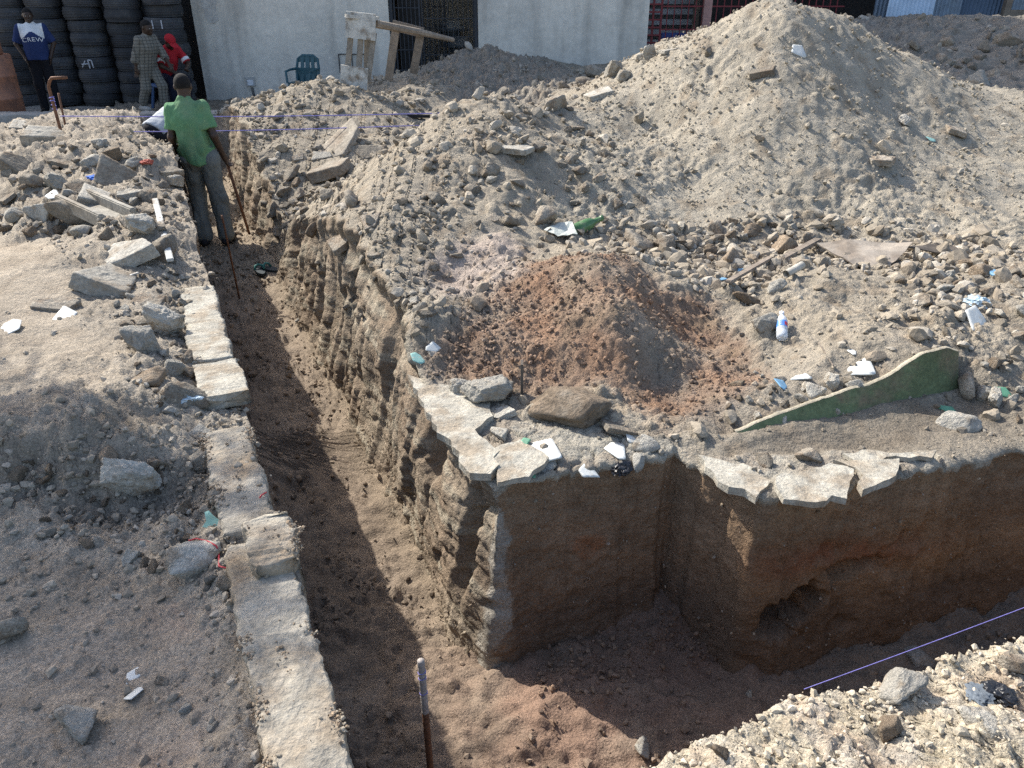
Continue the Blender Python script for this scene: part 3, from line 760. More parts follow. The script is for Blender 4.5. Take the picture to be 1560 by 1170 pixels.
def stone(px, py, w, h, kind, label=None, group=None, yaw=None, tilt=None, var=None, sink=.33, only=None, name=None):
    r = hit(px, py + h * .25, only)
    if r is None: return None
    loc, n, dist = r
    meshes, m, nm, cat = KINDS[kind]
    me = meshes[RND.randrange(len(meshes)) if var is None else var % len(meshes)]
    sx = w / 2 / FPX * dist * (1.0 if kind in 'SPTGUNC' else 1.1)
    if kind == 'C': sink = .06
    flat = kind in 'SPTGUN'
    sy = sx * (RND.uniform(.75, 1.0)); sz = (h / 2 / FPX * dist * 1.1) if not flat else sx
    if not flat: sz = max(min(h / 2 / FPX * dist * 1.5, sx * 1.2), sx * .55); 
    if flat:
        dep = abs((loc - Vector((0, 0, CAM_Z))).normalized().dot(n))
        sy = min(max(h / 2 / FPX * dist / max(dep, .25) / .75, sx * .55), sx * 1.6)
    o = obj(name or nm, variant(me, m))
    if kind == 'C': n = n * .45 + Vector((0, 0, .55))
    up = (n * .6 + Vector((0, 0, .4))) if not flat else (n * .55 + Vector((0, 0, .45)))
    q = Vector((0, 0, 1)).rotation_difference(up.normalized()).to_matrix()
    e = Euler((RND.uniform(-.3, .3), RND.uniform(-.3, .3), RND.uniform(0, 6.28) if yaw is None else yaw))
    if kind == 'C': e = Euler((e.x * .5, e.y * .5, e.z))
    if flat: e = Euler((RND.uniform(-.28, .28), RND.uniform(-.28, .28), (e.z if abs(w - h) < w * .3 else RND.uniform(-.35, .35)) if yaw is None else yaw))
    if tilt is not None: e = Euler((tilt[0], tilt[1], e.z))
    o.rotation_euler = (q @ e.to_matrix()).to_euler()
    o.scale = (sx, sy, sz)
    zoff = sz * (.55 if not flat else .12) * (1 - sink * 2)
    o.location = loc + up.normalized() * zoff
    return tag(o, label, cat, group)

G_T = "rubble at the foot of the sand heap"; G_L = "broken concrete on the left bank"; G_R = "rubble along the spoil ridge"; G_D = "rubble on the shaded bank below the tin fence"; G_E = "rubble on the ground right of the red heap"
SL = {G_D: "stone on the shaded bank below the tin fence",
      G_T: "angular greyish stone among the rubble at the foot of the tall sand heap",
      G_L: "lump of broken concrete lying among the debris on the left bank",
      G_R: "stone half buried in the spoil ridge beside the trench",
      G_E: "small pale stone on the flat ground around the green wall stub"}
# the ones that show: (px, py, width, height, kind, label)
NAMED = [
 (745, 597, 86, 40, 'C', "smooth squarish concrete lump left of the big earthy lump by the trench corner"),
 (872, 606, 140, 74, 'B', "biggest earthy lump, in front of the red soil heap"),
 (764, 625, 52, 26, 'P', "flat pale stone just below the squarish concrete lump"),
 (767, 656, 38, 34, 'K', "rounded pale stone on the concrete edge by the white tile pieces"),
 (700, 590, 36, 24, 'C', "small buff stone left of the squarish concrete lump"),
 (940, 645, 60, 30, 'S', "thin brownish slab below the biggest earthy lump"),
 (980, 672, 46, 24, 'K', "pale stone right of the white tile pieces, at the rim of the cut"),
 (975, 695, 40, 26, 'K', "knobbly pale stone above the black plastic scrap"),
 (825, 680, 66, 44, 'T', "largest white tile piece on the concrete edge"),
 (893, 711, 46, 30, 'T', "squarish white tile piece nearest the trench rim"),
 (938, 680, 44, 34, 'T', "white tile piece right of the largest one, beside a stone"),
 (965, 664, 30, 18, 'T', "small white tile chip behind the other white pieces"),
 (830, 706, 40, 26, 'P', "cream plaster flake between the white tile pieces"),
 (638, 539, 26, 22, 'G', "turquoise tile sherd at the foot of the red heap"),
 (660, 526, 26, 20, 'T', "grey white sherd right of the turquoise one"),
 (810, 720, 18, 14, 'N', "tiny green sherd at the rim of the concrete edge"),
 (798, 672, 26, 16, 'N', "small green paint flake above the cream plaster flake"),
 (1160, 486, 46, 40, 'K', "pale rounded stone left of the plastic bottle"),
 (1145, 455, 54, 30, 'B', "buff earthy lump above the pale stone by the plastic bottle"),
 (1178, 432, 34, 38, 'K', "upright pale stone beside the wooden stick"),
 (965, 364, 58, 50, 'L', "dark smooth stone, biggest of those right of the green bottle"),
 (1195, 372, 50, 46, 'B', "brown angular stone standing on edge above the wooden stick"),
 (1112, 395, 40, 34, 'B', "brownish block left of the blue sherd"),
 (1130, 412, 26, 14, 'U', "light blue sherd at the end of the wooden stick"),
 (1092, 420, 22, 22, 'U', "deep blue sherd among pale stones at the edge of the red heap"),
 (1520, 412, 40, 26, 'U', "blue and grey slab piece near the right border"),
 (1450, 462, 46, 28, 'T', "large pointed white sherd right of the crumpled plastic"),
 (1485, 480, 40, 26, 'T', "white sherd leaning beside the pointed one"),
 (1310, 553, 44, 34, 'T', "white triangular tile piece above the green wall stub"),
 (1298, 530, 16, 22, 'T', "small bluish chip standing behind the triangular tile piece"),
 (1192, 580, 30, 26, 'U', "pale blue grey stone below the plastic bottle"),
 (1222, 570, 34, 18, 'T', "white chip with an orange side, below the bottle"),
 (1245, 595, 36, 26, 'K', "cream stone in the middle of the row above the green wall stub"),
 (1302, 585, 30, 28, 'K', "grey pitted stone under the triangular tile piece"),
 (1265, 580, 28, 24, 'C', "pale block between two stones above the green wall stub"),
 (1470, 578, 40, 50, 'L', "tall rounded grey stone at the right end of the green wall stub"),
 (1440, 618, 28, 16, 'N', "green plaster chip at the right foot of the green wall stub"),
 (1525, 592, 26, 16, 'N', "green plaster chip near the right border"),
 (1455, 643, 60, 22, 'K', "long pale stone lying in front of the green wall stub"),
 (1228, 690, 40, 26, 'L', "pitted stone lying in front of the thin end of the green wall stub"),
 (1165, 700, 30, 22, 'L', "small block at the rim above the cut corner"),
 (1340, 240, 44, 20, 'S', "flat grey stone on the sunlit face of the sand heap"),
 (1378, 183, 22, 16, 'K', "small pale stone high on the right face of the sand heap"),
 (1455, 195, 30, 18, 'S', "flat stone near the right shoulder of the sand heap"),
 (1215, 68, 22, 30, 'T', "white scrap just below the top of the sand heap"),
 (1160, 105, 40, 24, 'S', "slab sticking out of the sand heap below its top"),
 (1418, 210, 14, 8, 'G', "tiny turquoise chip on the right face of the sand heap"),
 (785, 210, 66, 70, 'P', "pale square slab lying on the slope left of the sand heap"),
 (842, 160, 36, 34, 'L', "block with a sharp edge on the left shoulder of the sand heap"),
 (910, 110, 34, 26, 'L', "rounded block above the long slab on the sand heap's left edge"),
 (912, 138, 46, 30, 'P', "long pale slab on the left edge of the sand heap"),
 (938, 108, 32, 22, 'C', "pale block right of the rounded block on the heap's left edge"),
 (955, 110, 24, 24, 'K', "pale knob beside the long slab on the sand heap"),
 (990, 78, 24, 28, 'K', "pointed stone on the skyline in front of the red grating"),
 (975, 85, 14, 22, 'K', "small pointed stone left of the skyline stone"),
 (1018, 74, 34, 18, 'P', "flat pale slab on the skyline right of the pointed stone"),
 (1078, 78, 16, 18, 'L', "upright stone on the left slope near the heap's skyline"),
 (885, 125, 34, 24, 'L', "yellowish stone at the left end of the row on the heap's edge"),
 (878, 190, 24, 16, 'S', "slab flake on the slope right of the pale square slab"),
 (748, 255, 32, 32, 'L', "dark edged block on the ridge below the pale square slab"),
 (775, 335, 42, 36, 'L', "angular buff block on the ridge above the pinkish soil"),
 (515, 212, 82, 46, 'S', "large tilted slab on the mound beside the trench"),
 (500, 252, 70, 36, 'S', "thick broken slab under the tilted slab"),
 (490, 234, 36, 16, 'P', "small plate lying on the thick broken slab"),
 (560, 225, 50, 30, 'S', "slab right of the tilted slab, half buried"),
 (448, 262, 34, 26, 'L', "block at the left end of the thick broken slab"),
 (450, 278, 22, 12, 'B', "pinkish brick chip below the thick broken slab"),
 (540, 300, 40, 40, 'L', "knobbly block on the slope below the slabs"),
 (565, 335, 36, 22, 'S', "plate stone above the dark hollow in the ridge"),
 (520, 365, 50, 24, 'S', "slab roofing a dark hollow in the spoil ridge"),
 (480, 345, 26, 40, 'B', "brown plate standing on edge at the trench rim"),
 (650, 475, 36, 16, 'S', "flat pale stone on the slope above the turquoise sherd"),
 (630, 455, 26, 24, 'K', "pale knob on the slope above the flat stone"),
 # left bank
 (222, 525, 60, 58, 'C', "tall pale concrete block standing left of the kerb"),
 (252, 497, 56, 44, 'C', "wide concrete block behind the tall pale one"),
 (212, 728, 84, 66, 'C', "largest concrete block on the left bank, in the shade"),
 (236, 700, 30, 30, 'L', "small lump behind the largest concrete block"),
 (298, 842, 70, 58, 'K', "rounded grey stone with a red wire, at the kerb"),
 (322, 880, 30, 26, 'L', "small grey stone below the one with the red wire"),
 (345, 886, 34, 22, 'L', "brownish stone wedged against the kerb"),
 (118, 1094, 58, 32, 'K', "pale oblong stone alone on the bare earth, lower left"),
 (203, 1026, 24, 16, 'T', "upper one of two small white chips on the bare earth"),
 (207, 1052, 26, 15, 'T', "lower one of two small white chips on the bare earth"),
 (246, 1034, 22, 12, 'S', "dull grey chip right of the two white chips"),
 (322, 1100, 16, 34, 'P', "long thin pale chip on the bare earth near the kerb"),
 (280, 1080, 22, 18, 'K', "cluster stone left of the long thin chip"),
 (15, 955, 46, 44, 'L', "grey block at the left border of the photo"),
 (197, 842, 24, 34, 'P', "pale triangular flake in the dark crumbled soil"),
 (240, 832, 22, 26, 'S', "dull flake standing right of the pale triangular one"),
 (280, 600, 62, 50, 'L', "grey lump under the crumpled blue wrapper"),
 (230, 570, 66, 34, 'B', "rounded earthy lump below the tall pale block"),
 (305, 660, 44, 20, 'P', "pale plate lying near the kerb below the wrapper"),
 (335, 672, 44, 26, 'L', "elongated grey stone on the kerb's broken end"),
 (305, 698, 44, 24, 'L', "grey stone below the elongated one by the kerb"),
 (195, 380, 90, 46, 'P', "wide broken slab at the edge of the rubble, left bank"),
 (245, 372, 60, 50, 'L', "block right of the wide broken slab"),
 (215, 345, 52, 26, 'C', "buff block on top of the wide broken slab"),
 (160, 425, 100, 34, 'P', "sheet of pale board lying on the trodden earth"),
 (185, 440, 26, 18, 'T', "white piece below the pale board"),
 (103, 478, 34, 12, 'T', "oval white piece on the trodden earth"),
 (15, 497, 34, 12, 'T', "white piece at the left border on the trodden earth"),
 (85, 463, 60, 20, 'S', "flat grey slab half sunk in the trodden earth"),
 (225, 455, 50, 20, 'S', "thin slab stone above the pair of concrete blocks"),
 (115, 325, 64, 52, 'L', "big grey slab standing in the left rubble below the brick channel"),
 (60, 325, 46, 40, 'K', "rough pale lump in the left rubble"),
 (28, 322, 26, 34, 'K', "upright pale stone at the left end of the rubble"),
 (128, 352, 30, 30, 'K', "round pale stone in front of the rubble on the left bank"),
 (165, 353, 26, 12, 'B', "orange brick piece in the rubble on the left bank"),
 (88, 280, 44, 26, 'C', "pale cracked block at the back of the left rubble"),
 (80, 294, 18, 14, 'T', "white chip under the pale cracked block"),
 (175, 266, 74, 38, 'S', "wide slab leaning in the left rubble behind the brick channel"),
 (160, 300, 80, 24, 'P', "long thin slab slanting across the left rubble"),
 (195, 292, 34, 22, 'P', "plate tilted above the long thin slab"),
 (65, 208, 80, 22, 'P', "long pale slab on the left debris mound near the bent rebar"),
 (30, 250, 60, 26, 'S', "dull slab on the left debris mound"),
 (28, 190, 30, 18, 'P', "pale plate at the top of the left debris mound"),
 (275, 335, 26, 50, 'S', "upright slab at the rim near the man's feet"),
 (225, 300, 30, 26, 'L', "pale knobby stone at the rim left of the green shirted man"),
 (1490, 120, 34, 18, 'K', "pale stone at the foot of the shaded bank, behind the sand heap's right shoulder"),
 # near bank
 (1365, 1036, 62, 46, 'K', "largest grey stone on the lit near bank"),
 (1480, 1085, 60, 34, 'K', "pale flat stone below the dark scrap on the near bank"),
 (1400, 1004, 40, 22, 'K', "grey stone on the rim of the near bank"),
 (1545, 1005, 40, 40, 'L', "grey stone at the right border of the near bank"),
 (978, 1134, 28, 24, 'K', "small white stone at the left tip of the near bank"),
 (1355, 1100, 44, 36, 'B', "buff clod below the largest grey stone on the near bank"),
 (1095, 1142, 30, 24, 'B', "yellowish clod at the bottom of the near bank"),
 # trench
 (1190, 932, 18, 16, 'B', "lone clod lying in the hollow of the cut face"),
 (1142, 1056, 12, 12, 'K', "small white stone in the shaded arm of the trench"),
 (385, 455, 16, 14, 'K', "small stone on the trench floor near the thin stake"),
 (455, 487, 10, 8, 'K', "tiny pale chip at the foot of the lit trench wall"),
]
for (px, py, w, h, k, lab) in NAMED:
    o = stone(px, py, w, h, k, lab, yaw=.15 if lab.startswith(('smooth squarish', 'largest concrete block')) else None)
    if lab.startswith('rounded grey stone with a red wire'): WIRE_STONE = o

def poly_points(poly, n, rnd):
    xs = [p[0] for p in poly]; ys = [p[1] for p in poly]; out = []
    while len(out) < n:
        x, y = rnd.uniform(min(xs), max(xs)), rnd.uniform(min(ys), max(ys))
        if in_poly(np.array([x]), np.array([y]), poly)[0]: out.append((x, y))
    return out
LOOSE = []
used = [(890, 345, 30), (856, 352, 26), (1190, 500, 34), (1300, 390, 44), (1350, 390, 40), (1140, 425, 26), (1218, 388, 24), (1488, 466, 26), (322, 800, 22), (285, 612, 24), (150, 276, 16), (225, 250, 12)] + [(p[0], p[1], (p[2] + p[3]) * .25) for p in NAMED]
def scatter(poly, n, smin, smax, kinds, group, only=None):
    k = 0
    for (x, y) in poly_points(poly, n * 3, RND):
        if k >= n: break
        s = smin + (smax - smin) * RND.random() ** 2.2
        if any((x - a) ** 2 + (y - b) ** 2 < ((c + s * .5) * .72) ** 2 for a, b, c in used): continue
        used.append((x, y, s * .5)); k += 1
        kd = RND.choice(kinds)
        o = stone(x, y, s, s * RND.uniform(.55, .95), kd, SL[group], group, only=only)
        if o: LOOSE.append((o, x, y, s, kd))
scatter([(800, 325), (900, 330), (1000, 345), (1240, 330), (1260, 385), (1130, 440), (1040, 410), (960, 385), (860, 370)], 62, 16, 46, 'LLLKBB', G_T, LAND_R)
scatter([(1340, 395), (1560, 385), (1640, 400), (1640, 470), (1480, 480), (1360, 440)], 26, 16, 44, 'LLLKCB', G_T, LAND_R)
scatter([(780, 170), (850, 150), (960, 240), (1010, 340), (850, 345), (740, 300)], 44, 10, 32, 'LLLLC', G_R, LAND_R)
scatter([(450, 360), (600, 300), (700, 230), (760, 320), (640, 460), (560, 500), (480, 420)], 36, 10, 32, 'LLLS', G_R, LAND_R)
scatter([(390, 260), (420, 200), (560, 240), (470, 330), (420, 380)], 22, 12, 34, 'LLLS', G_R, LAND_R)
scatter([(1080, 590), (1180, 540), (1420, 600), (1300, 620), (1130, 660)], 30, 8, 26, 'KCLLBK', G_E, LAND_R)
scatter([(1480, 560), (1560, 500), (1650, 520), (1650, 660), (1500, 640)], 34, 12, 34, 'KCLLB', G_E, LAND_R)
scatter([(0, 260), (120, 215), (260, 240), (285, 340), (150, 365), (0, 350)], 125, 10, 40, 'LLKCSSB', G_L, [left_bank])
scatter([(150, 440), (270, 380), (300, 480), (310, 640), (240, 620), (180, 500)], 80, 8, 38, 'LLKKCB', G_L, [left_bank])
scatter([(1340, 60), (1560, 50), (1600, 130), (1500, 128), (1440, 105)], 22, 10, 40, 'LLS', G_D, LAND_R)
scatter([(20, 700), (260, 680), (340, 720), (330, 900), (220, 860), (60, 810)], 34, 10, 34, 'LBBB', G_L, [left_bank])

# each loose stone is told apart by its look and by the nearest thing one can find
MARKS = [(745, 597, "squarish concrete lump"), (872, 606, "biggest earthy lump"), (825, 680, "largest white tile piece"), (638, 539, "turquoise sherd"), (1190, 495, "plastic bottle"),
         (1140, 425, "wooden stick"), (890, 345, "green bottle"), (1320, 390, "torn pale board"), (1520, 412, "blue slab piece"), (1310, 553, "triangular tile piece"), (1400, 590, "green wall stub"),
         (1488, 468, "crumpled blue wrapper"), (1455, 643, "long pale stone"), (965, 364, "dark smooth stone"), (785, 210, "pale square slab"), (842, 160, "sharp-edged block"), (912, 138, "long pale slab"),
         (515, 212, "tilted slab"), (500, 252, "thick broken slab"), (520, 365, "dark hollow in the ridge"), (775, 335, "angular buff block"), (880, 430, "red heap's top"), (650, 475, "flat pale stone"), (420, 380, "trench bend"),
         (222, 525, "tall pale block"), (215, 735, "largest shaded block"), (300, 838, "stone with red wire"), (285, 610, "blue and white wrapper"), (195, 380, "wide broken slab"), (160, 425, "pale board"),
         (150, 315, "concrete gutter"), (85, 215, "hooked rebar"), (150, 276, "blue rag"), (60, 325, "rough pale lump"), (15, 955, "left border's grey block"), (197, 842, "triangular flake"), (245, 372, "plank by the trench rim"), (1490, 120, "shaded bank's pale stone"), (1400, 30, "leaning tin sheet"), (290, 690, "strip's crumbled gap"), (110, 700, "dark crumbled scarp")]
def tell_apart():
    rows = {}
    for (o, x, y, s, kd) in LOOSE:
        mx, my, nm = min(MARKS, key=lambda m: (m[0] - x) ** 2 + (m[1] - y) ** 2)
        dx, dy = x - mx, y - my
        v = "above" if dy < 0 else "below"; hz = "right" if dx > 0 else "left"
        if abs(dx) > 2.2 * abs(dy): d = hz + " of"
        elif abs(dy) > 2.2 * abs(dx): d = v
        else: d = v + " and " + hz + " of"
        rows.setdefault((nm, d), []).append((dx * dx + dy * dy, o, s, kd))
    for (nm, d), L in rows.items():
        L.sort(key=lambda r: r[0])
        for i, (_, o, s, kd) in enumerate(L):
            c = {'K': "pale", 'L': "grey", 'C': "pale", 'B': "brown", 'S': "flat grey"}[kd]
            sz = "tiny" if s < 14 else "small" if s < 22 else "middling" if s < 32 else "large"
            k = ["nearest", "second nearest", "third nearest", "fourth nearest", "fifth nearest", "sixth nearest", "seventh nearest", "eighth nearest", "ninth nearest", "tenth nearest", "eleventh nearest", "twelfth nearest", "thirteenth nearest", "fourteenth nearest"]
            o["label"] = f"{sz} {c} stone, {k[i] if i < 14 else 'farthest'} {d} the {nm}" if len(L) > 1 else f"{sz} {c} stone {d} the {nm}"
tell_apart()

# ------------------------------------------------------------------ gravel, crumbs and clods nobody could count
grng = np.random.default_rng(33)
TPL = [stone_verts(grng, 1, (1, grng.uniform(.65, 1), grng.uniform(.55, .85)), 9, .55, .0) for _ in range(14)]
TPL2 = [stone_verts(grng, 2, (1, grng.uniform(.65, 1), grng.uniform(.5, .8)), 11, .5, .05) for _ in range(14)]
def gravel(name, gx, gy, gz, wt, n, rmin, rmax, power, cols, label, tpl=TPL, sink=.25, bright=(.8, 1.25), per_dist=0.0, soil=None, soilmix=.6):
    w = np.maximum(wt.ravel(), 0).astype(float); w /= w.sum()
    idx = grng.choice(len(w), n, p=w)
    u = grng.random(n)
    r = rmin * (rmax / rmin) ** (u ** power)
    dist = np.sqrt(gx.ravel()[idx] ** 2 + gy.ravel()[idx] ** 2 + 2.7)
    if per_dist: r = r * (dist / 3.0) ** per_dist
    pos = np.c_[gx.ravel()[idx], gy.ravel()[idx], gz.ravel()[idx]]
    pos[:, :2] += grng.normal(0, .0105, (n, 2)) * dist[:, None] / 3
    pos[:, 2] += r * (.5 - sink) * .8
    Vs, Fs, Cs, b = [], [], [], 0
    pal = np.array(cols); ci = grng.integers(0, len(cols), n)
    cbase = pal[ci]
    if soil is not None: cbase = cbase * (1 - soilmix) + soil.reshape(-1, 3)[idx] * soilmix
    cbase = cbase * grng.uniform(*bright, n)[:, None]
    which = grng.integers(0, len(tpl), n)
    for k, (V, F) in enumerate(tpl):
        s = np.where(which == k)[0]
        if not len(s): continue
        m = len(s)
        a = grng.uniform(0, 6.283, (m, 3)); a[:, :2] = grng.normal(0, .5, (m, 2))
        ca, sa = np.cos(a), np.sin(a)
        R = np.empty((m, 3, 3))
        R[:, 0, 0] = ca[:, 2] * ca[:, 1]; R[:, 0, 1] = ca[:, 2] * sa[:, 1] * sa[:, 0] - sa[:, 2] * ca[:, 0]; R[:, 0, 2] = ca[:, 2] * sa[:, 1] * ca[:, 0] + sa[:, 2] * sa[:, 0]
        R[:, 1, 0] = sa[:, 2] * ca[:, 1]; R[:, 1, 1] = sa[:, 2] * sa[:, 1] * sa[:, 0] + ca[:, 2] * ca[:, 0]; R[:, 1, 2] = sa[:, 2] * sa[:, 1] * ca[:, 0] - ca[:, 2] * sa[:, 0]
        R[:, 2, 0] = -sa[:, 1]; R[:, 2, 1] = ca[:, 1] * sa[:, 0]; R[:, 2, 2] = ca[:, 1] * ca[:, 0]
        P = np.einsum('mij,vj->mvi', R, V) * r[s][:, None, None] + pos[s][:, None, :]
        Vs.append(P.reshape(-1, 3)); Fs.append((F[None] + (b + np.arange(m) * len(V))[:, None, None]).reshape(-1, 3))
        Cs.append(np.repeat(cbase[s], len(V), axis=0)); b += m * len(V)
    o = obj(name, raw_mesh(name, np.concatenate(Vs), np.concatenate(Fs), False, np.concatenate(Cs)), M_GRAVEL)
    return tag(o, label, "gravel", kind="stuff")
GREYS = [(.30, .255, .195), (.26, .225, .175), (.34, .30, .24), (.22, .18, .135), (.38, .35, .30)]
m_trough = np.maximum(soft(X, Y, region(H_R, [(790, 330), (1000, 340), (1250, 330), (1600, 375), (1650, 480), (1450, 470), (1250, 400), (1130, 450), (1020, 420), (860, 370)]), .1), 0)
m_ridge = (1 - m_heap) * (1 - m_red) * (1 - m_slab)
vis = sstep(16.5, 14.0, Y) * (np.abs(X) < .75 * Y + 1.2)
clump = .12 + 2.2 * np.clip(fbm(X, Y, 61, 1.6, 3) + .28, 0, 1) ** 2
gravel("gravel", X, Y, Z, vis * clump * (m_ridge * .8 + m_heap * .12 + m_slab * .25 + m_trough * 3.0) * (1 - .8 * near_bare), 12000, .004, .026, 2.8, GREYS, "loose grey gravel and crumbs strewn over the spoil right of the trench", per_dist=.55, soil=colr, soilmix=.55)
gravel("stones", X, Y, Z, vis * clump * (m_ridge * .45 + m_heap * .05 + m_trough * 7.0) * (1 - .8 * near_bare), 2200, .016, .055, 1.8, GREYS, "small broken stones too many to count, thickest at the foot of the sand heap", TPL2, per_dist=.45, soil=colr, soilmix=.4)
gravel("sand_crumbs", X, Y, Z, vis * (.4 + .6 * clump) * m_heap, 8000, .004, .013, 2.6, GREYS[:3], "crumbs and grit covering the face of the tall sand heap", per_dist=.6, soil=colr, soilmix=.8)
gravel("red_clods", X, Y, Z, m_red * (.4 + clump), 5200, .003, .017, 2.8, [(.29, .185, .125), (.25, .165, .12), (.27, .21, .16), (.22, .165, .13)], "reddish brown pellets of soil covering the red heap", TPL, soil=colr, soilmix=.8)
gravel("left_gravel", XL, YL, ZL, (YL > 1.0) * (YL < 11) * (1.1 - m_tr) * (1.05 - .85 * m_lo * (1 - m_cr)) * (.4 + m_cr * 1.8 + .6 * sstep(.9, .05, edge_l(YL) - XL)), 10000, .004, .024, 2.6, GREYS, "gravel and crumbled earth strewn over the left bank", per_dist=.55, soil=cL, soilmix=.65)
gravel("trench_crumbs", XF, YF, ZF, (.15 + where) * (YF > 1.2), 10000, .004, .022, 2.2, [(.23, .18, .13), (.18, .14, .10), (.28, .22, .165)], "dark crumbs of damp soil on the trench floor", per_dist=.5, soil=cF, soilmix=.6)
gravel("near_gravel", XN, YN, ZN, (YN > .55) * (XN < 3.2) * 1.0, 7000, .0025, .017, 2.9, [(.50, .43, .32), (.54, .49, .41), (.44, .31, .22), (.40, .35, .27)], "pale gravelly crumbs on the lit near bank", soil=cN, soilmix=.72)
gravel("wall_crumbs", WX, WY, WZ, is_left * sstep(.45, 1.0, tw + 0 * WZ) * (WZ < .0) * 1.0, 2600, .003, .012, 2.2, [(.27, .21, .15), (.22, .17, .12), (.30, .25, .18)], "crumbs of soil fallen along the foot of the lit trench wall", per_dist=.5, soil=wc, soilmix=.5)
gravel("wall_stones", WX, WY, WZ, (is_right + is_notch + is_ret) * (WZ > -.8) * (WX < 3.5) * np.clip(fbm(WX, WY, WZ, 5, 3) + .1, 0, 1), 900, .0025, .009, 2.0, [(.36, .30, .22), (.28, .18, .11), (.22, .15, .10), (.40, .36, .30)], "grit and small stones bedded in the shaded cut faces", soil=wc, soilmix=.4)
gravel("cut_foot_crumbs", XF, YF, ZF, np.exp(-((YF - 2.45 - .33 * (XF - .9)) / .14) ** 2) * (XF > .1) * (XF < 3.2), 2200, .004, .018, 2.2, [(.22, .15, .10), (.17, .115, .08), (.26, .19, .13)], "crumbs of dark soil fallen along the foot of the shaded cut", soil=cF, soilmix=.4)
# ------------------------------------------------------------------ the old concrete strip along the trench
M_CONC = material("old concrete", (.335, .305, .25), .92, .22, 7, 60, .25, .6, 60, color2=(.29, .225, .155), c2_scale=4, c2_lo=.46, c2_hi=.66, spec=.2, bump_dist=.012, bump2=.5)
M_CONC_PALE = material("pale screed", (.39, .365, .305), .92, .2, 9, 70, .25, .7, 60, color2=(.30, .255, .195), c2_scale=7, c2_lo=.47, c2_hi=.6, spec=.2, bump_dist=.012)
def strip(name, p0, p1, w, h, top, mat, label, rough=.03, seed=0.0, nl=110, ns=64, end=.03, taper=0.0, crown=.0):
    p0, p1 = Vector(p0), Vector(p1); d = p1 - p0; L = d.length; d.normalize(); s = Vector((d.y, -d.x))
    a = np.linspace(0, 2 * math.pi, ns, endpoint=False)
    ex = 16.0
    cxs = np.sign(np.cos(a)) * np.abs(np.cos(a)) ** (2 / ex); czs = np.sign(np.sin(a)) * np.abs(np.sin(a)) ** (2 / ex)
    ls = np.linspace(0, 1, nl)
    cap = np.minimum(1, np.minimum(ls, 1 - ls) / .03) ** .5
    cap = np.where(cap <= 0, .001, cap)
    shrink = np.r_[[.0, .55], np.ones(nl), [.55, .0]]; lpos = np.r_[[0, 0], ls, [1, 1]]
    wloc = (w * (1 - taper * lpos))[:, None] * shrink[:, None]
    U = cxs[None] * wloc / 2; Zz = top - h / 2 + czs[None] * h / 2 * shrink[:, None]
    Lp = (lpos * L)[:, None] + 0 * U
    n1 = fbm(Lp, U * 1.0 + seed, Zz, 5, 5, .6) * rough + fbm(Lp, U + seed, Zz, 20, 4, .6, mode=1) * rough * .45
    Lp = Lp + np.where(lpos == 0, -1, np.where(lpos == 1, 1, 0))[:, None] * fbm(U + seed, Zz, 0, 14, 4) * end * 2
    U = U + cxs[None] * n1 * 1.3; Zz = Zz + czs[None] * n1 + crown * (1 - cxs[None] ** 2) * (czs[None] > .5)
    Px = p0.x + d.x * Lp + s.x * U; Py = p0.y + d.y * Lp + s.y * U
    nr = len(lpos); V = np.c_[Px.ravel(), Py.ravel(), Zz.ravel()]
    i = np.arange((nr - 1) * ns); r, c = i // ns, i % ns; c2 = (c + 1) % ns
    F = np.c_[r * ns + c, (r + 1) * ns + c, (r + 1) * ns + c2, r * ns + c2]
    o = obj(name, raw_mesh(name, V, F, True), mat)
    if mat is M_CONC: STRIP_TOP.append(V[(np.tile(czs, nr) > .8) & (np.repeat((lpos > .02) & (lpos < .98), ns))])
    return tag(o, label, "concrete strip")
STRIP_TOP = []
def kx(y, off=0.0): return float(-0.55 - .449 * (y - 1.585)) + off
strip("concrete_strip", (kx(.75) - .10, .75), (kx(1.93) - .115, 1.93), .185, .30, .085, M_CONC, "longest and nearest piece of the old concrete strip along the trench's left rim", .017, 1.3, 150, 80)
strip("concrete_block", (kx(1.78) - .06, 1.78), (kx(2.0) - .06, 2.0), .13, .22, .125, M_CONC, "rough lump of concrete on the far end of the nearest strip piece", .035, 4.1, 40, 48)
strip("concrete_strip", (kx(2.03) - .115, 2.03), (kx(2.66) - .125, 2.66), .17, .34, .055, M_CONC, "sunlit second piece of the old concrete strip, with a square notch", .020, 7.7, 90, 72, taper=-.05)
strip("concrete_strip", (kx(2.93) - .085, 2.93), (kx(3.26) - .10, 3.26), .20, .07, .075, M_CONC_PALE, "short flat pale plate of the strip overhanging the trench", .014, 3.3, 60, 64)
strip("concrete_strip", (kx(3.28) - .11, 3.28), (kx(4.25) - .10, 4.25), .19, .22, .075, M_CONC_PALE, "palest, smooth far piece of the old concrete strip on the trench rim", .020, 9.1, 110, 64)
strip("concrete_strip", (kx(2.68) - .13, 2.68), (kx(2.92) - .13, 2.92), .14, .2, .0, M_CONC, "low crumbled piece of the strip between the notched piece and the flat plate", .05, 6.1, 50, 56)

st_ = np.concatenate(STRIP_TOP)
gravel("strip_dirt", st_[:, 0], st_[:, 1], st_[:, 2], np.clip(fbm(st_[:, 0], st_[:, 1], 3.3, 4.5, 3) + .02, 0, 1) ** 1.3, 2400, .002, .009, 2.4, [(.30, .23, .16), (.25, .19, .135), (.36, .31, .24)], "crumbs of brown dirt lying on the old concrete strip", sink=.1)

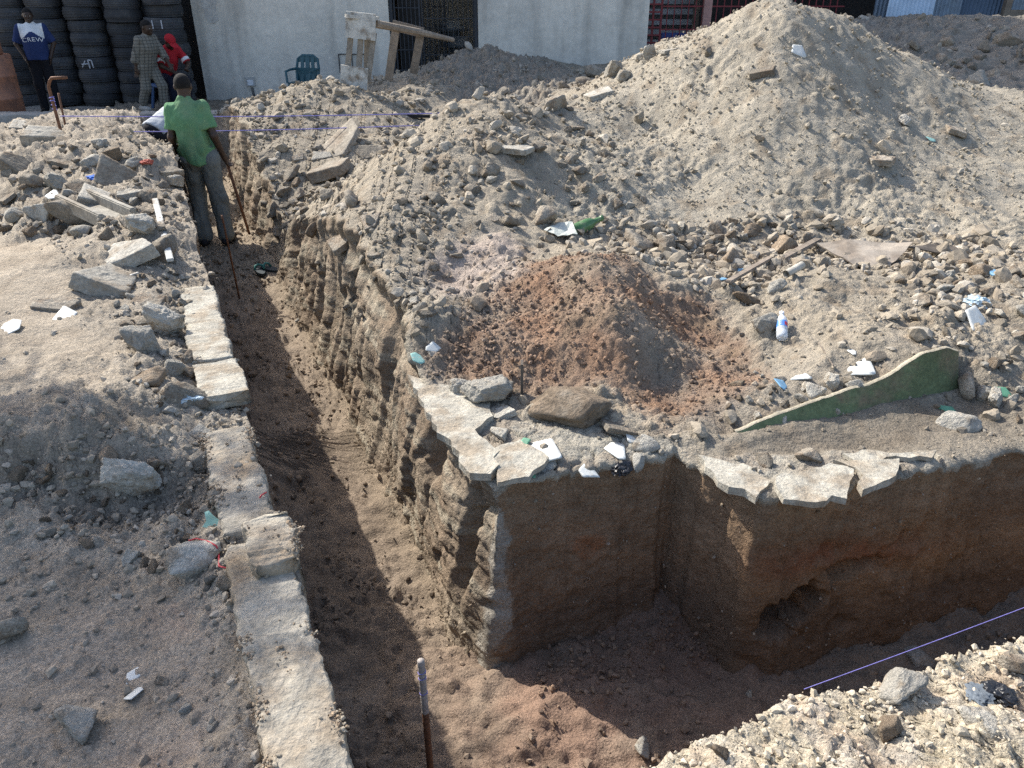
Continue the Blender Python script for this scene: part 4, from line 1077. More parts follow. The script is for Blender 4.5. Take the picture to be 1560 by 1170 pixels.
# green painted stub of an old wall
M_GREEN = material("flaking green paint", (.115, .145, .075), .9, .3, 5, 60, .25, .5, 50, color2=(.17, .135, .09), c2_scale=4.5, c2_lo=.50, c2_hi=.66)
M_PLASTER_EDGE = material("wall core", (.36, .32, .24), .95, .2, 9, 60, .2, .6, 60)
n = 120
ts = np.linspace(0, 1, n)
hgt = stub_h(ts) + fbm(ts, 0 * ts, 0, 4, 4, .6) * .022
hgt = np.maximum(hgt, .006)
vf = np.linspace(0, 1, 14)
def stub_sheet(off, top0):
    P = []
    for k in vf:
        b = wa + np.outer(ts, wb - wa) + per * (off + .07 * k)
        wob = fbm(ts * 6, k * 3 + 0 * ts, off, 3, 3) * .006
        P.append(np.c_[b[:, 0] + per[0] * wob, b[:, 1] + per[1] * wob, -.04 + (hgt + .04) * k])
    return np.array(P)
f1, f2 = stub_sheet(0, 0), stub_sheet(.020, 0)
stub = empty("wall_stub", (float(wa[0]), float(wa[1]), 0), 0, "green painted stub of a broken wall rising from the ground right of the red heap", "wall stub")
base = np.array((wa[0], wa[1], 0))
obj("painted_face", raw_mesh("painted_face", (f1 - base).reshape(-1, 3), grid_faces(14, n), True), M_GREEN, stub)
core = np.r_[f1[-1:], f1[-1:] * .5 + f2[-1:] * .5 + np.array((0, 0, .006)), f2[-1:], f2[:1]]
core[0, :, 2] += .001
obj("broken_core", raw_mesh("broken_core", (core - base).reshape(-1, 3), grid_faces(4, n), True), M_PLASTER_EDGE, stub)

# ------------------------------------------------------------------ plastered building with tyre bay and barred gate
M_WALL = material("grey plaster", (.69, .65, .575), .9, .12, 1.1, 12, .10, .35, 18, color2=(.60, .58, .53), c2_scale=.8, c2_lo=.46, c2_hi=.7, spec=.2)
def streaks(m, lo=.5, hi=.72, dark=.72, sc=(1.6, 1.6, .16)):
    nt = m.node_tree; bs = nt.nodes["Principled BSDF"]; src = bs.inputs["Base Color"].links[0].from_socket
    tc = nt.nodes.new("ShaderNodeTexCoord"); mp = nt.nodes.new("ShaderNodeMapping"); mp.inputs["Scale"].default_value = sc
    nz = nt.nodes.new("ShaderNodeTexNoise"); nz.inputs["Scale"].default_value = 2.0; nz.inputs["Detail"].default_value = 6
    mr = nt.nodes.new("ShaderNodeMapRange"); mr.inputs[1].default_value = lo; mr.inputs[2].default_value = hi; mr.inputs[3].default_value = 1; mr.inputs[4].default_value = dark
    mx = nt.nodes.new("ShaderNodeMix"); mx.data_type = 'RGBA'; mx.blend_type = 'MULTIPLY'; mx.inputs[0].default_value = 1
    L = nt.links; L.new(tc.outputs["Object"], mp.inputs[0]); L.new(mp.outputs[0], nz.inputs["Vector"]); L.new(nz.outputs["Fac"], mr.inputs[0]); L.new(src, mx.inputs[6]); L.new(mr.outputs[0], mx.inputs[7]); L.new(mx.outputs[2], bs.inputs["Base Color"])
streaks(M_WALL, .46, .74, .66)
M_DARK = material("dark interior", (.035, .033, .032), .9, .3, 2, 20, .2, .1, 20)  # near-black; puts the shade inside bay, gateway and shed into the colour
M_INNER = material("inner wall", (.22, .23, .23), .9, .15, 1.5, 14, .1, .1, 20)
M_PATCH = material("fresh mortar", (.48, .47, .44), .95, .2, 6, 30, .15, .4, 40)
bld = empty("building", (-2, 16, -.4), 0, "grey plastered building across the back, with a tyre bay and a barred gateway", "building")
def part(mb, name, mat, parent, bevel=0.0, smooth=False):
    me = mb.mesh(name, smooth, bevel)
    o = obj(name, me, mat, parent)
    o.location = -Vector(parent.location) if parent.rotation_euler.z == 0 else o.location
    return o
WY0, WY1 = 16.0, 16.24
w = MB()
def wallbox(x0, x1, z0, z1, y0=WY0, y1=WY1, mb=None): (mb or w).box(((x0 + x1) / 2, (y0 + y1) / 2, (z0 + z1) / 2), (x1 - x0, y1 - y0, z1 - z0))
wallbox(-6.0, -2.32, -.9, 6.2); wallbox(-.64, 2.57, -.9, 7.9); wallbox(-2.318, -.642, 2.5, 6.2); wallbox(-13, -6.002, 2.45, 6.2)
wallbox(-6.0, -5.78, -.9, 4.85, 16.242, 18.8); wallbox(2.35, 2.57, -.9, 7.85, 16.242, 24)
part(w, "wall", M_WALL, bld)
w = MB(); wallbox(-13, -6.002, -.9, 4.8, 17.0, 17.2); wallbox(-5.5, -2.0, -.9, 4.8, 18.6, 18.8)
part(w, "bay_back", M_DARK, bld)
w = MB(); wallbox(-1.98, 2.3, -.9, 4.8, 18.6, 18.8); part(w, "inner_wall", M_INNER, bld)
w = MB(); wallbox(-13, -.66, 6.2, 6.36, 15.6, 24); wallbox(-.62, 2.7, 7.9, 8.06, 15.6, 24); part(w, "roof", M_WALL, bld)
for (px, py, r) in ((318, 3, .17),):
    c = at_y(px, py, WY0)
    poly = []
    for i in range(22):
        a = i / 22 * 6.283; rr = r * (.8 + .35 * random.random()) * (1 + (.9 if math.sin(a) < -.8 else 0))
        poly.append((c.x + rr * math.cos(a), c.z + rr * math.sin(a)))
    mb = MB(); b = len(mb.V)
    mb.add([(x, WY0 - .006, z) for x, z in poly] + [(x, WY0 + .02, z) for x, z in poly],
           [tuple(range(22)), tuple(range(43, 21, -1))] + [(i, 22 + i, 22 + (i + 1) % 22, (i + 1) % 22) for i in range(22)])
    part(mb, "mortar_patch", M_PATCH, bld)

M_IRON = material("dark iron", (.045, .05, .06), .6, .2, 8, 60, .2, .1, 60, metallic=.3, spec=.4)
gate = empty("gate", (-1.48, 16.1, -.3), 0, "barred iron gate in the gateway of the plastered wall, one leaf ajar", "gate")
fr = MB()
for x in (-2.28, -.68): fr.bar((x, 16.08, -.3), (x, 16.08, 2.45), .06)
fr.bar((-2.25, 16.08, 2.42), (-.71, 16.08, 2.42), .05)
part(fr, "frame", M_IRON, gate)
def leaf(x0, x1, y0, y1, nv, nh, r):
    b = MB()
    for i in range(nv + 1):
        t = i / nv; x, y = x0 + (x1 - x0) * t, y0 + (y1 - y0) * t
        b.bar((x, y, -.25), (x, y, 2.38), r * (2.2 if i in (0, nv) else 1))
    for j in range(nh + 1):
        z = -.2 + 2.55 * j / nh
        b.bar((x0, y0 + .012, z), (x1, y1 + .012, z), r * 1.3)
    return b
part(leaf(-2.22, -1.75, 16.1, 16.1, 6, 7, .014), "leaf", M_IRON, gate)
part(leaf(-1.70, -.73, 16.12, 16.12, 10, 8, .010), "leaf", M_IRON, gate)
part(leaf(-1.9, -1.35, 16.3, 17.1, 6, 7, .014), "leaf", M_IRON, gate)
hs = MB(); hs.box((-1.95, 16.3, 1.0), (.42, .05, 2.4)); part(hs, "door_panel", M_DARK, gate)
# goods inside the gateway
M_BLUEGREY = material("blue grey sacks", (.16, .19, .22), .8, .25, 3, 30, .2, .4, 12)
for k, (x, z, sx, sz) in enumerate(((-1.25, .15, .7, .35), (-1.15, .5, .6, .3), (-1.3, .82, .6, .3))):
    mb = MB(); mb.box((0, 0, 0), (sx, .4, sz))
    o = mb.build("sack", M_BLUEGREY, None, True, .1, (x, 17.9, z)); tag(o, ["bottom", "middle", "top"][k] + " grey sack of the pile inside the gateway", "sack", "sacks inside the gateway")
plat = MB(); plat.box((-.4, 18.0, -.3), (2.6, 1.0, .55)); tag(plat.build("platform", M_INNER, None), "low grey platform under the sacks inside the gateway", "platform")

# sockets
M_WHITE = material("white plastic", (.75, .77, .8), .5, .04, 5, 40, .03, 0, spec=.5)
sk = empty("wall_socket", tuple(at_y(382, 126, WY0)), 0, "small white socket box low on the plastered wall, left of the teal chair", "socket")
mb = MB(); mb.box((0, -.022, 0), (.11, .03, .10)); mb.build("cover", M_WHITE, sk, bevel=.006)
mb = MB(); mb.box((0, -.008, .02), (.19, .012, .17)); mb.build("backing", M_PATCH, sk)
mb = MB(); mb.tube([(.0, -.015, -.08), (.02, -.015, -.25), (.06, -.012, -.5)], .008); mb.tube([(.03, -.015, -.08), (.05, -.015, -.3), (.05, -.012, -.5)], .008); mb.build("cable", M_IRON, sk)
bx_ = empty("panel_frame", tuple(at_y(537, 97, WY0)), 0, "thin dark rectangular frame on the plastered wall behind the white wooden frame", "frame")
mb = MB()
for a, b in (((-.25, .17), (.25, .17)), ((-.25, -.17), (.25, -.17)), ((-.25, -.17), (-.25, .17)), ((.25, -.17), (.25, .17)), ((0, -.17), (0, .17))):
    mb.bar((a[0], -.012, a[1]), (b[0], -.012, b[1]), .016)
mb.build("outline", M_IRON, bx_)

# ------------------------------------------------------------------ tyres
M_RUBBER = material("tyre rubber", (.045, .048, .054), .72, .3, 4, 60, .3, .25, 50, rand=.4, spec=.35, color2=(.085, .083, .08), c2_scale=3.5, c2_lo=.5, c2_hi=.75)
M_CHALK = material("chalk mark", (.5, .52, .56), .95, .2, 30, 60, .2, .1, 60)
def tyre_mesh(R, W, grooves, seed):
    rnd = random.Random(seed)
    pr = [(R * .60, -W * .36), (R * .68, -W * .48), (R * .84, -W * .5), (R * .94, -W * .46)]
    zs = np.linspace(-.42, .42, grooves * 3 + 1)
    for i, z in enumerate(zs):
        c = R - .022 * (abs(z) / .42) ** 2.4 * (R / .33)
        pr.append((c - (.010 if i % 3 == 1 and grooves > 1 else 0), W * z))
    pr += [(R * .94, W * .46), (R * .84, W * .5), (R * .68, W * .48), (R * .60, W * .36), (R * .60, -W * .36)]
    mb = MB(); mb.lathe(pr, 36)
    return mb.mesh("tyre", True)
TY = [tyre_mesh(.345, .215, g, i) for i, g in enumerate((3, 4, 5, 2, 4))]
for m_ in TY: m_.materials.append(M_RUBBER)
cols_x = [-9.97, -9.26, -8.55, -7.84, -7.12, -6.38]
ORD = ["first", "second", "third", "fourth", "fifth", "sixth", "seventh", "eighth", "ninth", "tenth", "eleventh"]
marked = {}
for ci, cx in enumerate(cols_x):
    z = -.40
    for k in range(11):
        me = TY[(2 if ci in (4,) else 0) + random.randrange(3)]
        sc_z = random.uniform(.92, 1.06); sr = random.uniform(.93, 1.02)
        hgt_ = .215 * sc_z
        o = obj("tyre", me, None, None, (cx + random.uniform(-.035, .035), 15.62 + random.uniform(-.05, .05), z + hgt_ / 2), (random.uniform(-.03, .03), random.uniform(-.03, .03), random.uniform(0, 6.28)), (sr, sr, sc_z))
        tag(o, f"black tyre, {ORD[k]} from the ground in the {ORD[len(cols_x) - 1 - ci]} stack left of the plastered wall", "tyre", "stacked tyres")
        marked[(ci, k)] = (o, z + hgt_ / 2, .345 * sr)
        z += hgt_ * .985
def chalk(ci, k, strokes):
    o, zc, R = marked[(ci, k)]
    mb = MB()
    for (x0, z0, x1, z1) in strokes:
        pts = []
        for t in (0, .5, 1):
            x = x0 + (x1 - x0) * t; zz = z0 + (z1 - z0) * t
            pts.append((o.location.x + x, o.location.y - math.sqrt(max(R * R - x * x, 0)) - .001, zc + zz))
        mb.tube(pts, .011, 6)
    me = mb.mesh("chalk_mark", False)
    c = obj("chalk_mark", me, M_CHALK)
    bpy.context.view_layer.update()
    c.parent = o; c.matrix_parent_inverse = o.matrix_world.inverted()
chalk(5, 6, [(-.06, -.07, -.06, .07)]); chalk(5, 6, [(.10, -.07, .10, .07)])
chalk(3, 3, [(-.10, -.06, -.02, .05), (-.10, -.01, .02, .0)]); chalk(3, 3, [(.04, -.08, .03, .06), (.03, .06, .09, .06), (.10, -.07, .09, .06)])
chalk(5, 3, [(.0, -.03, .05, .03)])

# ------------------------------------------------------------------ ledge, cylinders
M_LEDGE = material("ledge concrete", (.30, .285, .26), .92, .2, 3, 40, .2, .4, 40)
tag(strip("concrete_ledge", (-12.5, 12.75), (-4.45, 12.95), .34, .26, -.17, M_LEDGE, "low concrete ledge across the back in front of the tyre stacks", .03, 2.2, 160, 40), None, "ledge")
M_RUST = material("rusty red paint", (.36, .165, .10), .6, .2, 3, 40, .15, .12, 40, color2=(.20, .10, .07), c2_scale=3, metallic=.1, spec=.4)
gx = at_y(-14, 120, 13.5)
dr = empty("drum", (gx.x, 13.5, -.36), 0, "tall rusty red drum at the left border, beside the standing man", "drum")
def lathe_obj(name, prof, mat, parent, n=28):
    mb = MB(); mb.lathe(prof, n); return mb.build(name, mat, parent, True)
lathe_obj("body", [(0, 0), (.36, 0), (.375, .02), (.375, .32), (.387, .335), (.375, .35), (.375, .66), (.387, .675), (.375, .69), (.375, .98), (.36, 1.0)], M_RUST, dr)
lathe_obj("lid", [(.362, .985), (.35, .995), (0, .995)], M_RUST, dr)
cy = empty("gas_cylinder", (gx.x + .10, 13.45, .638), 0, "rusty gas cylinder with domed top standing on the red drum", "gas cylinder")
lathe_obj("body", [(0, 0), (.20, 0), (.22, .03), (.22, .34), (.20, .42), (.14, .47), (.05, .49), (0, .49)], M_RUST, cy)
lathe_obj("valve", [(.05, .48), (.05, .53), (.09, .53), (.09, .58), (0, .58)], M_IRON, cy, 16)
sackr = MB(); sackr.box((0, 0, 0), (.26, .2, .1)); o = sackr.build("white_rag", M_WHITE, None, True, .04, (gx.x + .2, 13.3, .69)); tag(o, "small white rag lying on the rim of the rusty drum", "rag")

# ------------------------------------------------------------------ teal plastic chair
M_TEAL = material("teal plastic", (.02, .085, .11), .45, .1, 6, 40, .05, .05, 40, spec=.5)
cz = drop(-3.75, 14.6)[0]
cloc = at_y(462, 128, 14.7)
ch = empty("plastic_chair", (cloc.x, 14.7, cloc.z - .36), math.radians(-14), "teal plastic chair against the plastered wall, half hidden by a soil heap", "chair"); ch.scale = (.88, .88, .9)
mb = MB(); mb.box((0, 0, .43), (.46, .44, .03)); mb.build("seat", M_TEAL, ch, bevel=.012)
mb = MB()
mb.tube([(-.23, .20, .43), (-.25, .26, .66), (-.22, .31, .84), (-.12, .325, .90), (.12, .325, .90), (.22, .31, .84), (.25, .26, .66), (.23, .20, .43)], .028, 8)
mb.bar((-.13, .22, .43), (-.11, .31, .89), .07, .02, up=(0, 1, 0)); mb.bar((.13, .22, .43), (.11, .31, .89), .07, .02, up=(0, 1, 0)); mb.bar((0, .22, .43), (0, .31, .89), .09, .02, up=(0, 1, 0)); mb.box((0, .245, .56), (.44, .02, .24)); mb.box((0, .305, .83), (.40, .02, .10))
mb.build("backrest", M_TEAL, ch)
for sx in (-1, 1):
    mb = MB(); mb.tube([(sx * .25, .24, .66), (sx * .27, .05, .66), (sx * .27, -.16, .64), (sx * .24, -.2, .43)], .024, 8); mb.build("armrest", M_TEAL, ch)
    for sy in (-1, 1):
        mb = MB(); mb.bar((sx * .20, sy * .19, .43), (sx * .24, sy * .24, 0), .05, .04); mb.build("leg", M_TEAL, ch)

# ------------------------------------------------------------------ white-washed wooden trestles with a pole across
M_WOOD_W = material("whitewashed wood", (.50, .50, .47), .85, .25, 7, 40, .25, .3, 40, color2=(.22, .18, .14), c2_scale=6, c2_lo=.5, c2_hi=.65)
M_WOOD = material("weathered wood", (.23, .19, .15), .9, .25, 7, 50, .3, .4, 50, rand=.12)
M_WOOD_G = material("greyed wood", (.24, .22, .19), .9, .25, 7, 50, .3, .4, 50)
def P_(px, py, y): return at_y(px, py, y)
tr = empty("wooden_trestle", tuple(P_(540, 118, 10.55)), 0, "whitewashed wooden trestle leaning on the heap, with three uprights and two boards", "trestle")
def tpart(nm, mb, m): o = mb.build(nm, m, tr); o.location = -Vector(tr.location); return o
mb = MB(); mb.bar(P_(527, 37, 10.55), P_(572, 42, 10.55), .05, .30, up=(0, 0, 1)); tpart("top_board", mb, M_WOOD_W)
mb = MB(); mb.bar(P_(527, 24, 10.58), P_(576, 28, 10.70), .22, .04, up=(0, 0, 1)); tpart("top_plank", mb, M_WOOD_W)
mb = MB(); mb.bar(P_(519, 115, 10.55), P_(560, 121, 10.55), .05, .26, up=(0, 0, 1)); tpart("bottom_board", mb, M_WOOD_W)
for a, b in (((535, 48), (529, 108)), ((550, 52), (546, 112)), ((570, 50), (560, 126))):
    mb = MB(); mb.bar(P_(*a, 10.60), P_(*b, 10.60), .065, .05, up=(0, 1, 0)); tpart("upright", mb, M_WOOD_G)
mb = MB(); mb.bar(P_(561, 45, 10.72), P_(560, 128, 10.66), .09, .05, up=(0, 1, 0)); tpart("upright", mb, M_WOOD_G)
tr2 = empty("wooden_trestle", tuple(P_(620, 118, 11.9)), 0, "bare grey wooden trestle in front of the barred gate, two legs and a top", "trestle")
def tpart2(nm, mb, m): o = mb.build(nm, m, tr2); o.location = -Vector(tr2.location); return o
mb = MB(); mb.bar(P_(598, 38, 11.9), P_(645, 50, 11.9), .10, .13, up=(0, 0, 1)); tpart2("top", mb, M_WOOD)
for a, b in (((603, 44), (592, 122)), ((641, 50), (630, 112))):
    mb = MB(); mb.bar(P_(*a, 11.9), P_(*b, 11.9), .11, .06, up=(0, 1, 0)); tpart2("leg", mb, M_WOOD)
mb = MB(); mb.tube([P_(571, 36, 10.66), P_(640, 49, 11.8), P_(691, 61, 12.1)], [.05, .045, .03], 8)
tag(mb.build("wooden_pole", M_WOOD, None), "wooden pole laid across both trestles, pointing right", "pole")

# ------------------------------------------------------------------ red grating, crates and shed behind the sand heap
M_RED = material("red iron", (.20, .03, .035), .6, .2, 6, 50, .2, .1, 50, spec=.4)
M_PINK = material("faded pink paint", (.42, .24, .21), .7, .15, 6, 50, .15, .1, 50)
rg = empty("red_grating", (3.6, 17.0, .2), 0, "red iron grating beside the end of the plastered wall", "grating")
mb = MB()
for z in np.arange(-.1, 2.6, .14): mb.bar((2.66, 16.98, z), (2.98, 16.98, z), .05, .03)
for x in (2.66, 2.82, 2.98): mb.bar((x, 17.0, -.2), (x, 17.0, 2.6), .04)
part(mb, "ladder_panel", M_RED, rg)
mb = MB()
for x in np.arange(3.1, 6.6, .14): mb.bar((x, 17.02, -.2), (x, 17.02, 2.6), .018)
for z in np.arange(.0, 2.6, .42): mb.bar((3.0, 17.0, z), (6.6, 17.0, z), .025)
part(mb, "bars", M_RED, rg)
mb = MB(); mb.bar((3.88, 16.97, -.2), (3.88, 16.97, 2.6), .16, .12); part(mb, "post", M_PINK, rg)
mb = MB(); mb.bar((5.4, 16.97, -.2), (5.4, 16.97, 2.6), .07, .07); part(mb, "post", M_RED, rg)
M_BLUE = material("blue plastic", (.03, .07, .28), .5, .1, 5, 40, .1, .05, 40, spec=.5)
for k in range(3):
    c = empty("blue_crate", (3.25 + .34 * k, 17.5, .15), 0, ["left", "middle", "right"][k] + " blue plastic crate in the row behind the red grating", "crate", "blue crates")
    mb = MB()
    for z in (.05, .18, .31, .44, .57): mb.box((0, -.15, z), (.32, .02, .09))
    for x in (-.15, .15): mb.box((x, 0, .3), (.02, .3, .6))
    mb.box((0, .15, .3), (.32, .02, .6)); mb.build("side", M_BLUE, c)
    mb = MB(); mb.box((0, 0, .02), (.28, .26, .02)); mb.build("base", M_BLUE, c)
M_SHEDW = material("pale boards", (.42, .43, .44), .8, .2, 2, 20, .15, .2, 20)
sh = empty("shed", (5, 20, 0), 0, "pale slatted shed seen through the red grating", "shed")
mb = MB()
for i, z in enumerate(np.arange(.2, 3.2, .22)): mb.box((4.7, 20.0, z), (5.6, .04, .12))
part(mb, "slats", M_SHEDW, sh)
mb = MB(); mb.box((4.7, 20.3, 1.4), (5.6, .06, 3.4)); part(mb, "wall", M_INNER, sh)
mb = MB()
for x in (2.9, 4.3, 5.9): mb.bar((x, 19.9, -.2), (x, 19.9, 3.2), .12)
part(mb, "post", M_WOOD, sh)

# ------------------------------------------------------------------ corrugated fence
M_TIN = material("blue grey tin", (.20, .25, .30), .5, .2, 2.5, 30, .15, .1, 30, color2=(.15, .17, .18), c2_scale=2.2, c2_lo=.5, c2_hi=.7, metallic=.35, spec=.5)
M_TIN_D = material("dark blue tin", (.07, .10, .14), .5, .2, 2.5, 30, .15, .1, 30, metallic=.35, spec=.5)
M_TIN_P = material("pale tin", (.42, .52, .62), .5, .15, 3, 30, .12, .15, 18, metallic=.2, spec=.5)
M_TIN_R = material("rusty tin", (.10, .065, .05), .8, .3, 3, 30, .2, .1, 30)
def tin(x0, x1, z0, z1, pitch=.076, amp=.011):
    n = int((x1 - x0) / pitch * 6) + 1
    xs = np.linspace(x0, x1, n); ys = amp * np.sin(xs / pitch * 6.283)
    V, F = [], []
    P = []
    for z in (z0, z1): P.append(np.c_[xs, ys, np.full(n, z)])
    for z in (z1, z0): P.append(np.c_[xs, ys + .004, np.full(n, z)])
    return raw_mesh("sheet", np.concatenate(P), grid_faces(4, n), True)
fn = empty("tin_fence", (9, 16.9, .6), 0, "patchwork fence of corrugated metal sheets along the back right", "fence")
x = 6.15
specs = [(1.0, M_TIN_R, .9, 0), (.95, M_TIN, 1.35, .02), (.7, M_TIN, 2.4, .04), (.95, M_TIN_D, 2.4, .0), (.62, M_TIN, 2.6, .03), (.4, M_TIN_D, 2.5, .0), (.5, M_TIN_R, 2.4, .03), (1.0, M_TIN, 2.5, .0), (.25, M_TIN_D, 2.5, .03), (1.1, M_TIN, 2.4, .0), (1.0, M_TIN, 2.4, .03), (1.1, M_TIN_D, 2.4, 0), (1.1, M_TIN, 2.4, .03)]
for wd, m_, top, dy in specs:
    o = obj("sheet", tin(0, wd + .05, 0, top), m_, fn, (x - 9, -dy, -.45)); x += wd
mb = MB(); mb.bar((9.75, 16.78, 1.12), (15.5, 16.72, 1.14), .07, .17); part(mb, "rail", M_WOOD, fn)
for xx in (9.72, 12.6, 15.4):
    mb = MB(); mb.bar((xx, 16.8, -.1), (xx, 16.8, 3.0), .12); part(mb, "post", M_WOOD, fn)
ls_ = at_y(1382, 27, 16.3)
o = obj("tin_sheet", tin(-.42, .48, 0, 1.7, .076, .012), M_TIN_P, None, (ls_.x, 16.3, ls_.z - .15), (math.radians(-13), math.radians(7), 0)); tag(o, "pale blue corrugated sheet leaning against the tin fence", "metal sheet")
so = empty("open_shed", (6.2, 18.2, .7), 0, "dark open shed with a wooden post behind the right flank of the sand heap", "shed")
mb = MB(); mb.box((6.4, 18.6, 1.9), (4.6, .06, 3.0)); part(mb, "back_wall", M_DARK, so)
mb = MB(); mb.box((6.4, 17.9, 3.2), (4.8, 1.6, .08)); part(mb, "roof", M_TIN_R, so)
mb = MB(); mb.bar((7.55, 17.2, .2), (7.62, 17.2, 3.1), .12); part(mb, "post", M_WOOD, so)
mb = MB(); mb.bar((5.4, 17.2, 1.72), (8.9, 17.2, 1.78), .10, .08); part(mb, "rail", M_WOOD, so)

# ------------------------------------------------------------------ rods, stakes and twine
M_REBAR = material("rusty rebar", (.17, .085, .05), .75, .25, 14, 80, .3, .3, 120, metallic=.3, spec=.4)
M_TWINE = material("violet twine", (.20, .19, .50), .7, .1, 20, 80, .1, 0)
M_REBAR_SUN = material("sunlit rebar", (.34, .30, .27), .8, .2, 14, 80, .2, .2, 120, spec=.3)
def ribbed(pts, r, pitch, n=10):
    """a deformed bar: tube with oblique ribs"""
    pts = [Vector(p) for p in pts]; fine = []
    for a, b in zip(pts[:-1], pts[1:]):
        m = max(2, int((b - a).length / (pitch / 5)))
        fine += [a.lerp(b, i / m) for i in range(m)]
    fine.append(pts[-1])
    mb = MB(); mb.tube(fine, [r * (1.12 if i % 5 == 0 else 1.0) for i in range(len(fine))], n)
    return mb
rtop = at_y(641, 1006, 1.63); rbase = Vector((rtop.x + .012, 1.60, FLOOR_Z + .0))
# stands in the near trench floor
rb = empty("rebar", tuple(rbase), 0, "thick rusty bar with twine round its top, nearest the camera in the trench", "rebar")
k0 = 0.22
ribbed([Vector((0, 0, 0)), (rtop - rbase) * .72], .0105, .022).build("shaft", M_REBAR, rb, True)
ribbed([(rtop - rbase) * .72, rtop - rbase], .0107, .022).build("tip", M_REBAR_SUN, rb, True)  # sunlight on the bar's top is put into this paler tip colour
tw = MB(); d_ = (rtop - rbase)
for f0 in (.82, .90, .93):
    c = d_ * f0
    tw.tube([c + Vector((0.0118 * math.cos(a), .0118 * math.sin(a), .012 * a / 6.28)) for a in np.linspace(0, 6.6, 14)], .0010, 6)
tag(tw.build("twine_wrap", M_TWINE, rb, True), "violet twine wound round the bar")
# bent bar and its partner on the left mound
y1_ = 9.0
b0 = at_y(110, 262, 8.2); b1 = at_y(74, 132, 8.35); b2 = at_y(75, 121, 8.35); b3 = at_y(102, 118, 8.35)
rb2 = empty("rebar", tuple(b0), 0, "hooked rebar with an L-shaped bent top on the left mound", "rebar")
MB().tube([(p - b0) for p in (b0 - Vector((0, 0, .1)), b0.lerp(b1, .5), b1, b2 + Vector((0, 0, -.015)), b2.lerp(b3, .15) + Vector((0, 0, .01)), b3)], .016, 8).build("rod", M_REBAR, rb2, True)
kn = MB(); c = b0.lerp(b1, .86) - b0
for f0 in (0, .03, .07, .11): kn.tube([c + Vector((.02 * math.cos(a), .02 * math.sin(a), -f0 + .02 * a / 6.28)) for a in np.linspace(0, 6.6, 10)], .006, 5)
kn.build("twine_knot", M_TWINE, rb2, True)
c0 = at_y(104, 215, 9.3); c1 = at_y(89, 142, 9.3)
o = MB().tube([c0 - Vector((0, 0, .15)), c1], .012, 8).build("rebar", M_REBAR, None, True); tag(o, "straight short rod standing behind the hooked rebar", "rebar")
s0 = hit(365, 455)[0]; s1 = at_y(338, 328, s0.y - .02)
o = MB().tube([s0 - Vector((0, 0, .05)), s0.lerp(s1, .95), s1, ], .009, 8).build("stake", M_REBAR, None, True); tag(o, "thin stake standing in the trench in front of the green shirted man", "stake")
tl = [(at_y(92, 177, 8.9), at_y(690, 172, 9.4), "upper of the two violet twines stretched across the far trench"), (at_y(96, 201, 8.6), at_y(640, 191, 8.9), "lower of the two violet twines stretched across the far trench"),
      (at_y(1225, 1050, 1.72), at_y(1700, 872, 2.2), "violet twine stretched over the shaded arm of the trench")]
for a, b, lab in tl:
    r = .0055 if a.y > 3 else .0016
    mids = [a.lerp(b, t) - Vector((0, 0, .02 * math.sin(t * 3.14) * (1 if a.y > 3 else .3))) for t in np.linspace(0, 1, 12)]
    o = MB().tube(mids, r, 6).build("twine", M_TWINE, None, True); tag(o, lab, "twine")
rag = hit(115, 245)[0]
mb = MB(); rr = random.Random(3); p = at_y(112, 205, 8.5); pts = [p]
for i in range(26):
    p = p + Vector((rr.uniform(-.05, .06), rr.uniform(-.05, .02), -.015 - rr.random() * .01)); pts.append(p.copy())
o = mb.tube(pts, .006, 5).build("twine", M_TWINE, None, True); tag(o, "tangled loose end of violet twine hanging beside the hooked rebar", "twine")
pk = hit(612, 180)[0]
bp0, bp1 = at_y(570, 177, 10.1), at_y(655, 177, 10.2)
mb = MB(); mb.bar(bp0, bp1, .05, .035); tag(mb.build("dark_strip", M_DARK, None), "thin black strip lying level on the heap behind the tilted slab", "strip")
# ------------------------------------------------------------------ litter
def on(px, py, lift=0.0):
    r = hit(px, py); return r[0] + r[1] * lift, r[1], r[2]
M_GLASS_G = material("green bottle glass", (.07, .17, .06), .35, .3, 9, 60, .2, .1, 60, spec=.5, color2=(.25, .23, .17), c2_scale=9, c2_lo=.5, c2_hi=.65)
l, n_, d_ = on(888, 352)
bo = empty("glass_bottle", tuple(l + Vector((0, 0, .03))), 0, "dusty green glass bottle lying among the stones at the foot of the sand heap", "bottle")
sb = d_ / FPX * 1.0
prof = [(0, 0), (.034, 0), (.037, .01), (.037, .15), (.033, .18), (.016, .22), (.0145, .27), (.017, .272), (.017, .285), (.012, .285)]
mb = MB(); mb.lathe([(r * 1.15, z - .12) for r, z in prof], 24); mb.build("body", M_GLASS_G, bo, True, rot=(0, math.radians(78), math.radians(33)))
M_PET = material("clear plastic", (.84, .88, .92), .2, 0, 5, 40, 0, .1, 60, transmission=.45, spec=.5)
M_LABEL = material("blue label", (.10, .25, .62), .4, .05, 20, 50, .05, 0)
M_LABELR = material("red label spot", (.60, .04, .06), .4, .05, 20, 50, .05, 0)
l, n_, d_ = on(1190, 505)
pb = empty("plastic_bottle", tuple(l + Vector((-.005, -.01, .035))), 0, "clear plastic bottle with a blue and red label lying on the grey mound", "bottle")
pr = [(0, .004), (.018, 0), (.030, .006), (.033, .02), (.033, .05), (.031, .056), (.033, .062), (.033, .135), (.030, .15), (.014, .178), (.013, .195)]
ax = (math.radians(-62), math.radians(0), math.radians(-12))
def lay(prof, name, m_, s=1.0):
    mb = MB(); mb.lathe([(r * s, (z - .1) * s) for r, z in prof], 24); return mb.build(name, m_, pb, True, rot=ax)
lay(pr, "body", M_PET, .82)
lay([(.0336, .078), (.0336, .122)], "label", M_LABEL, .82)
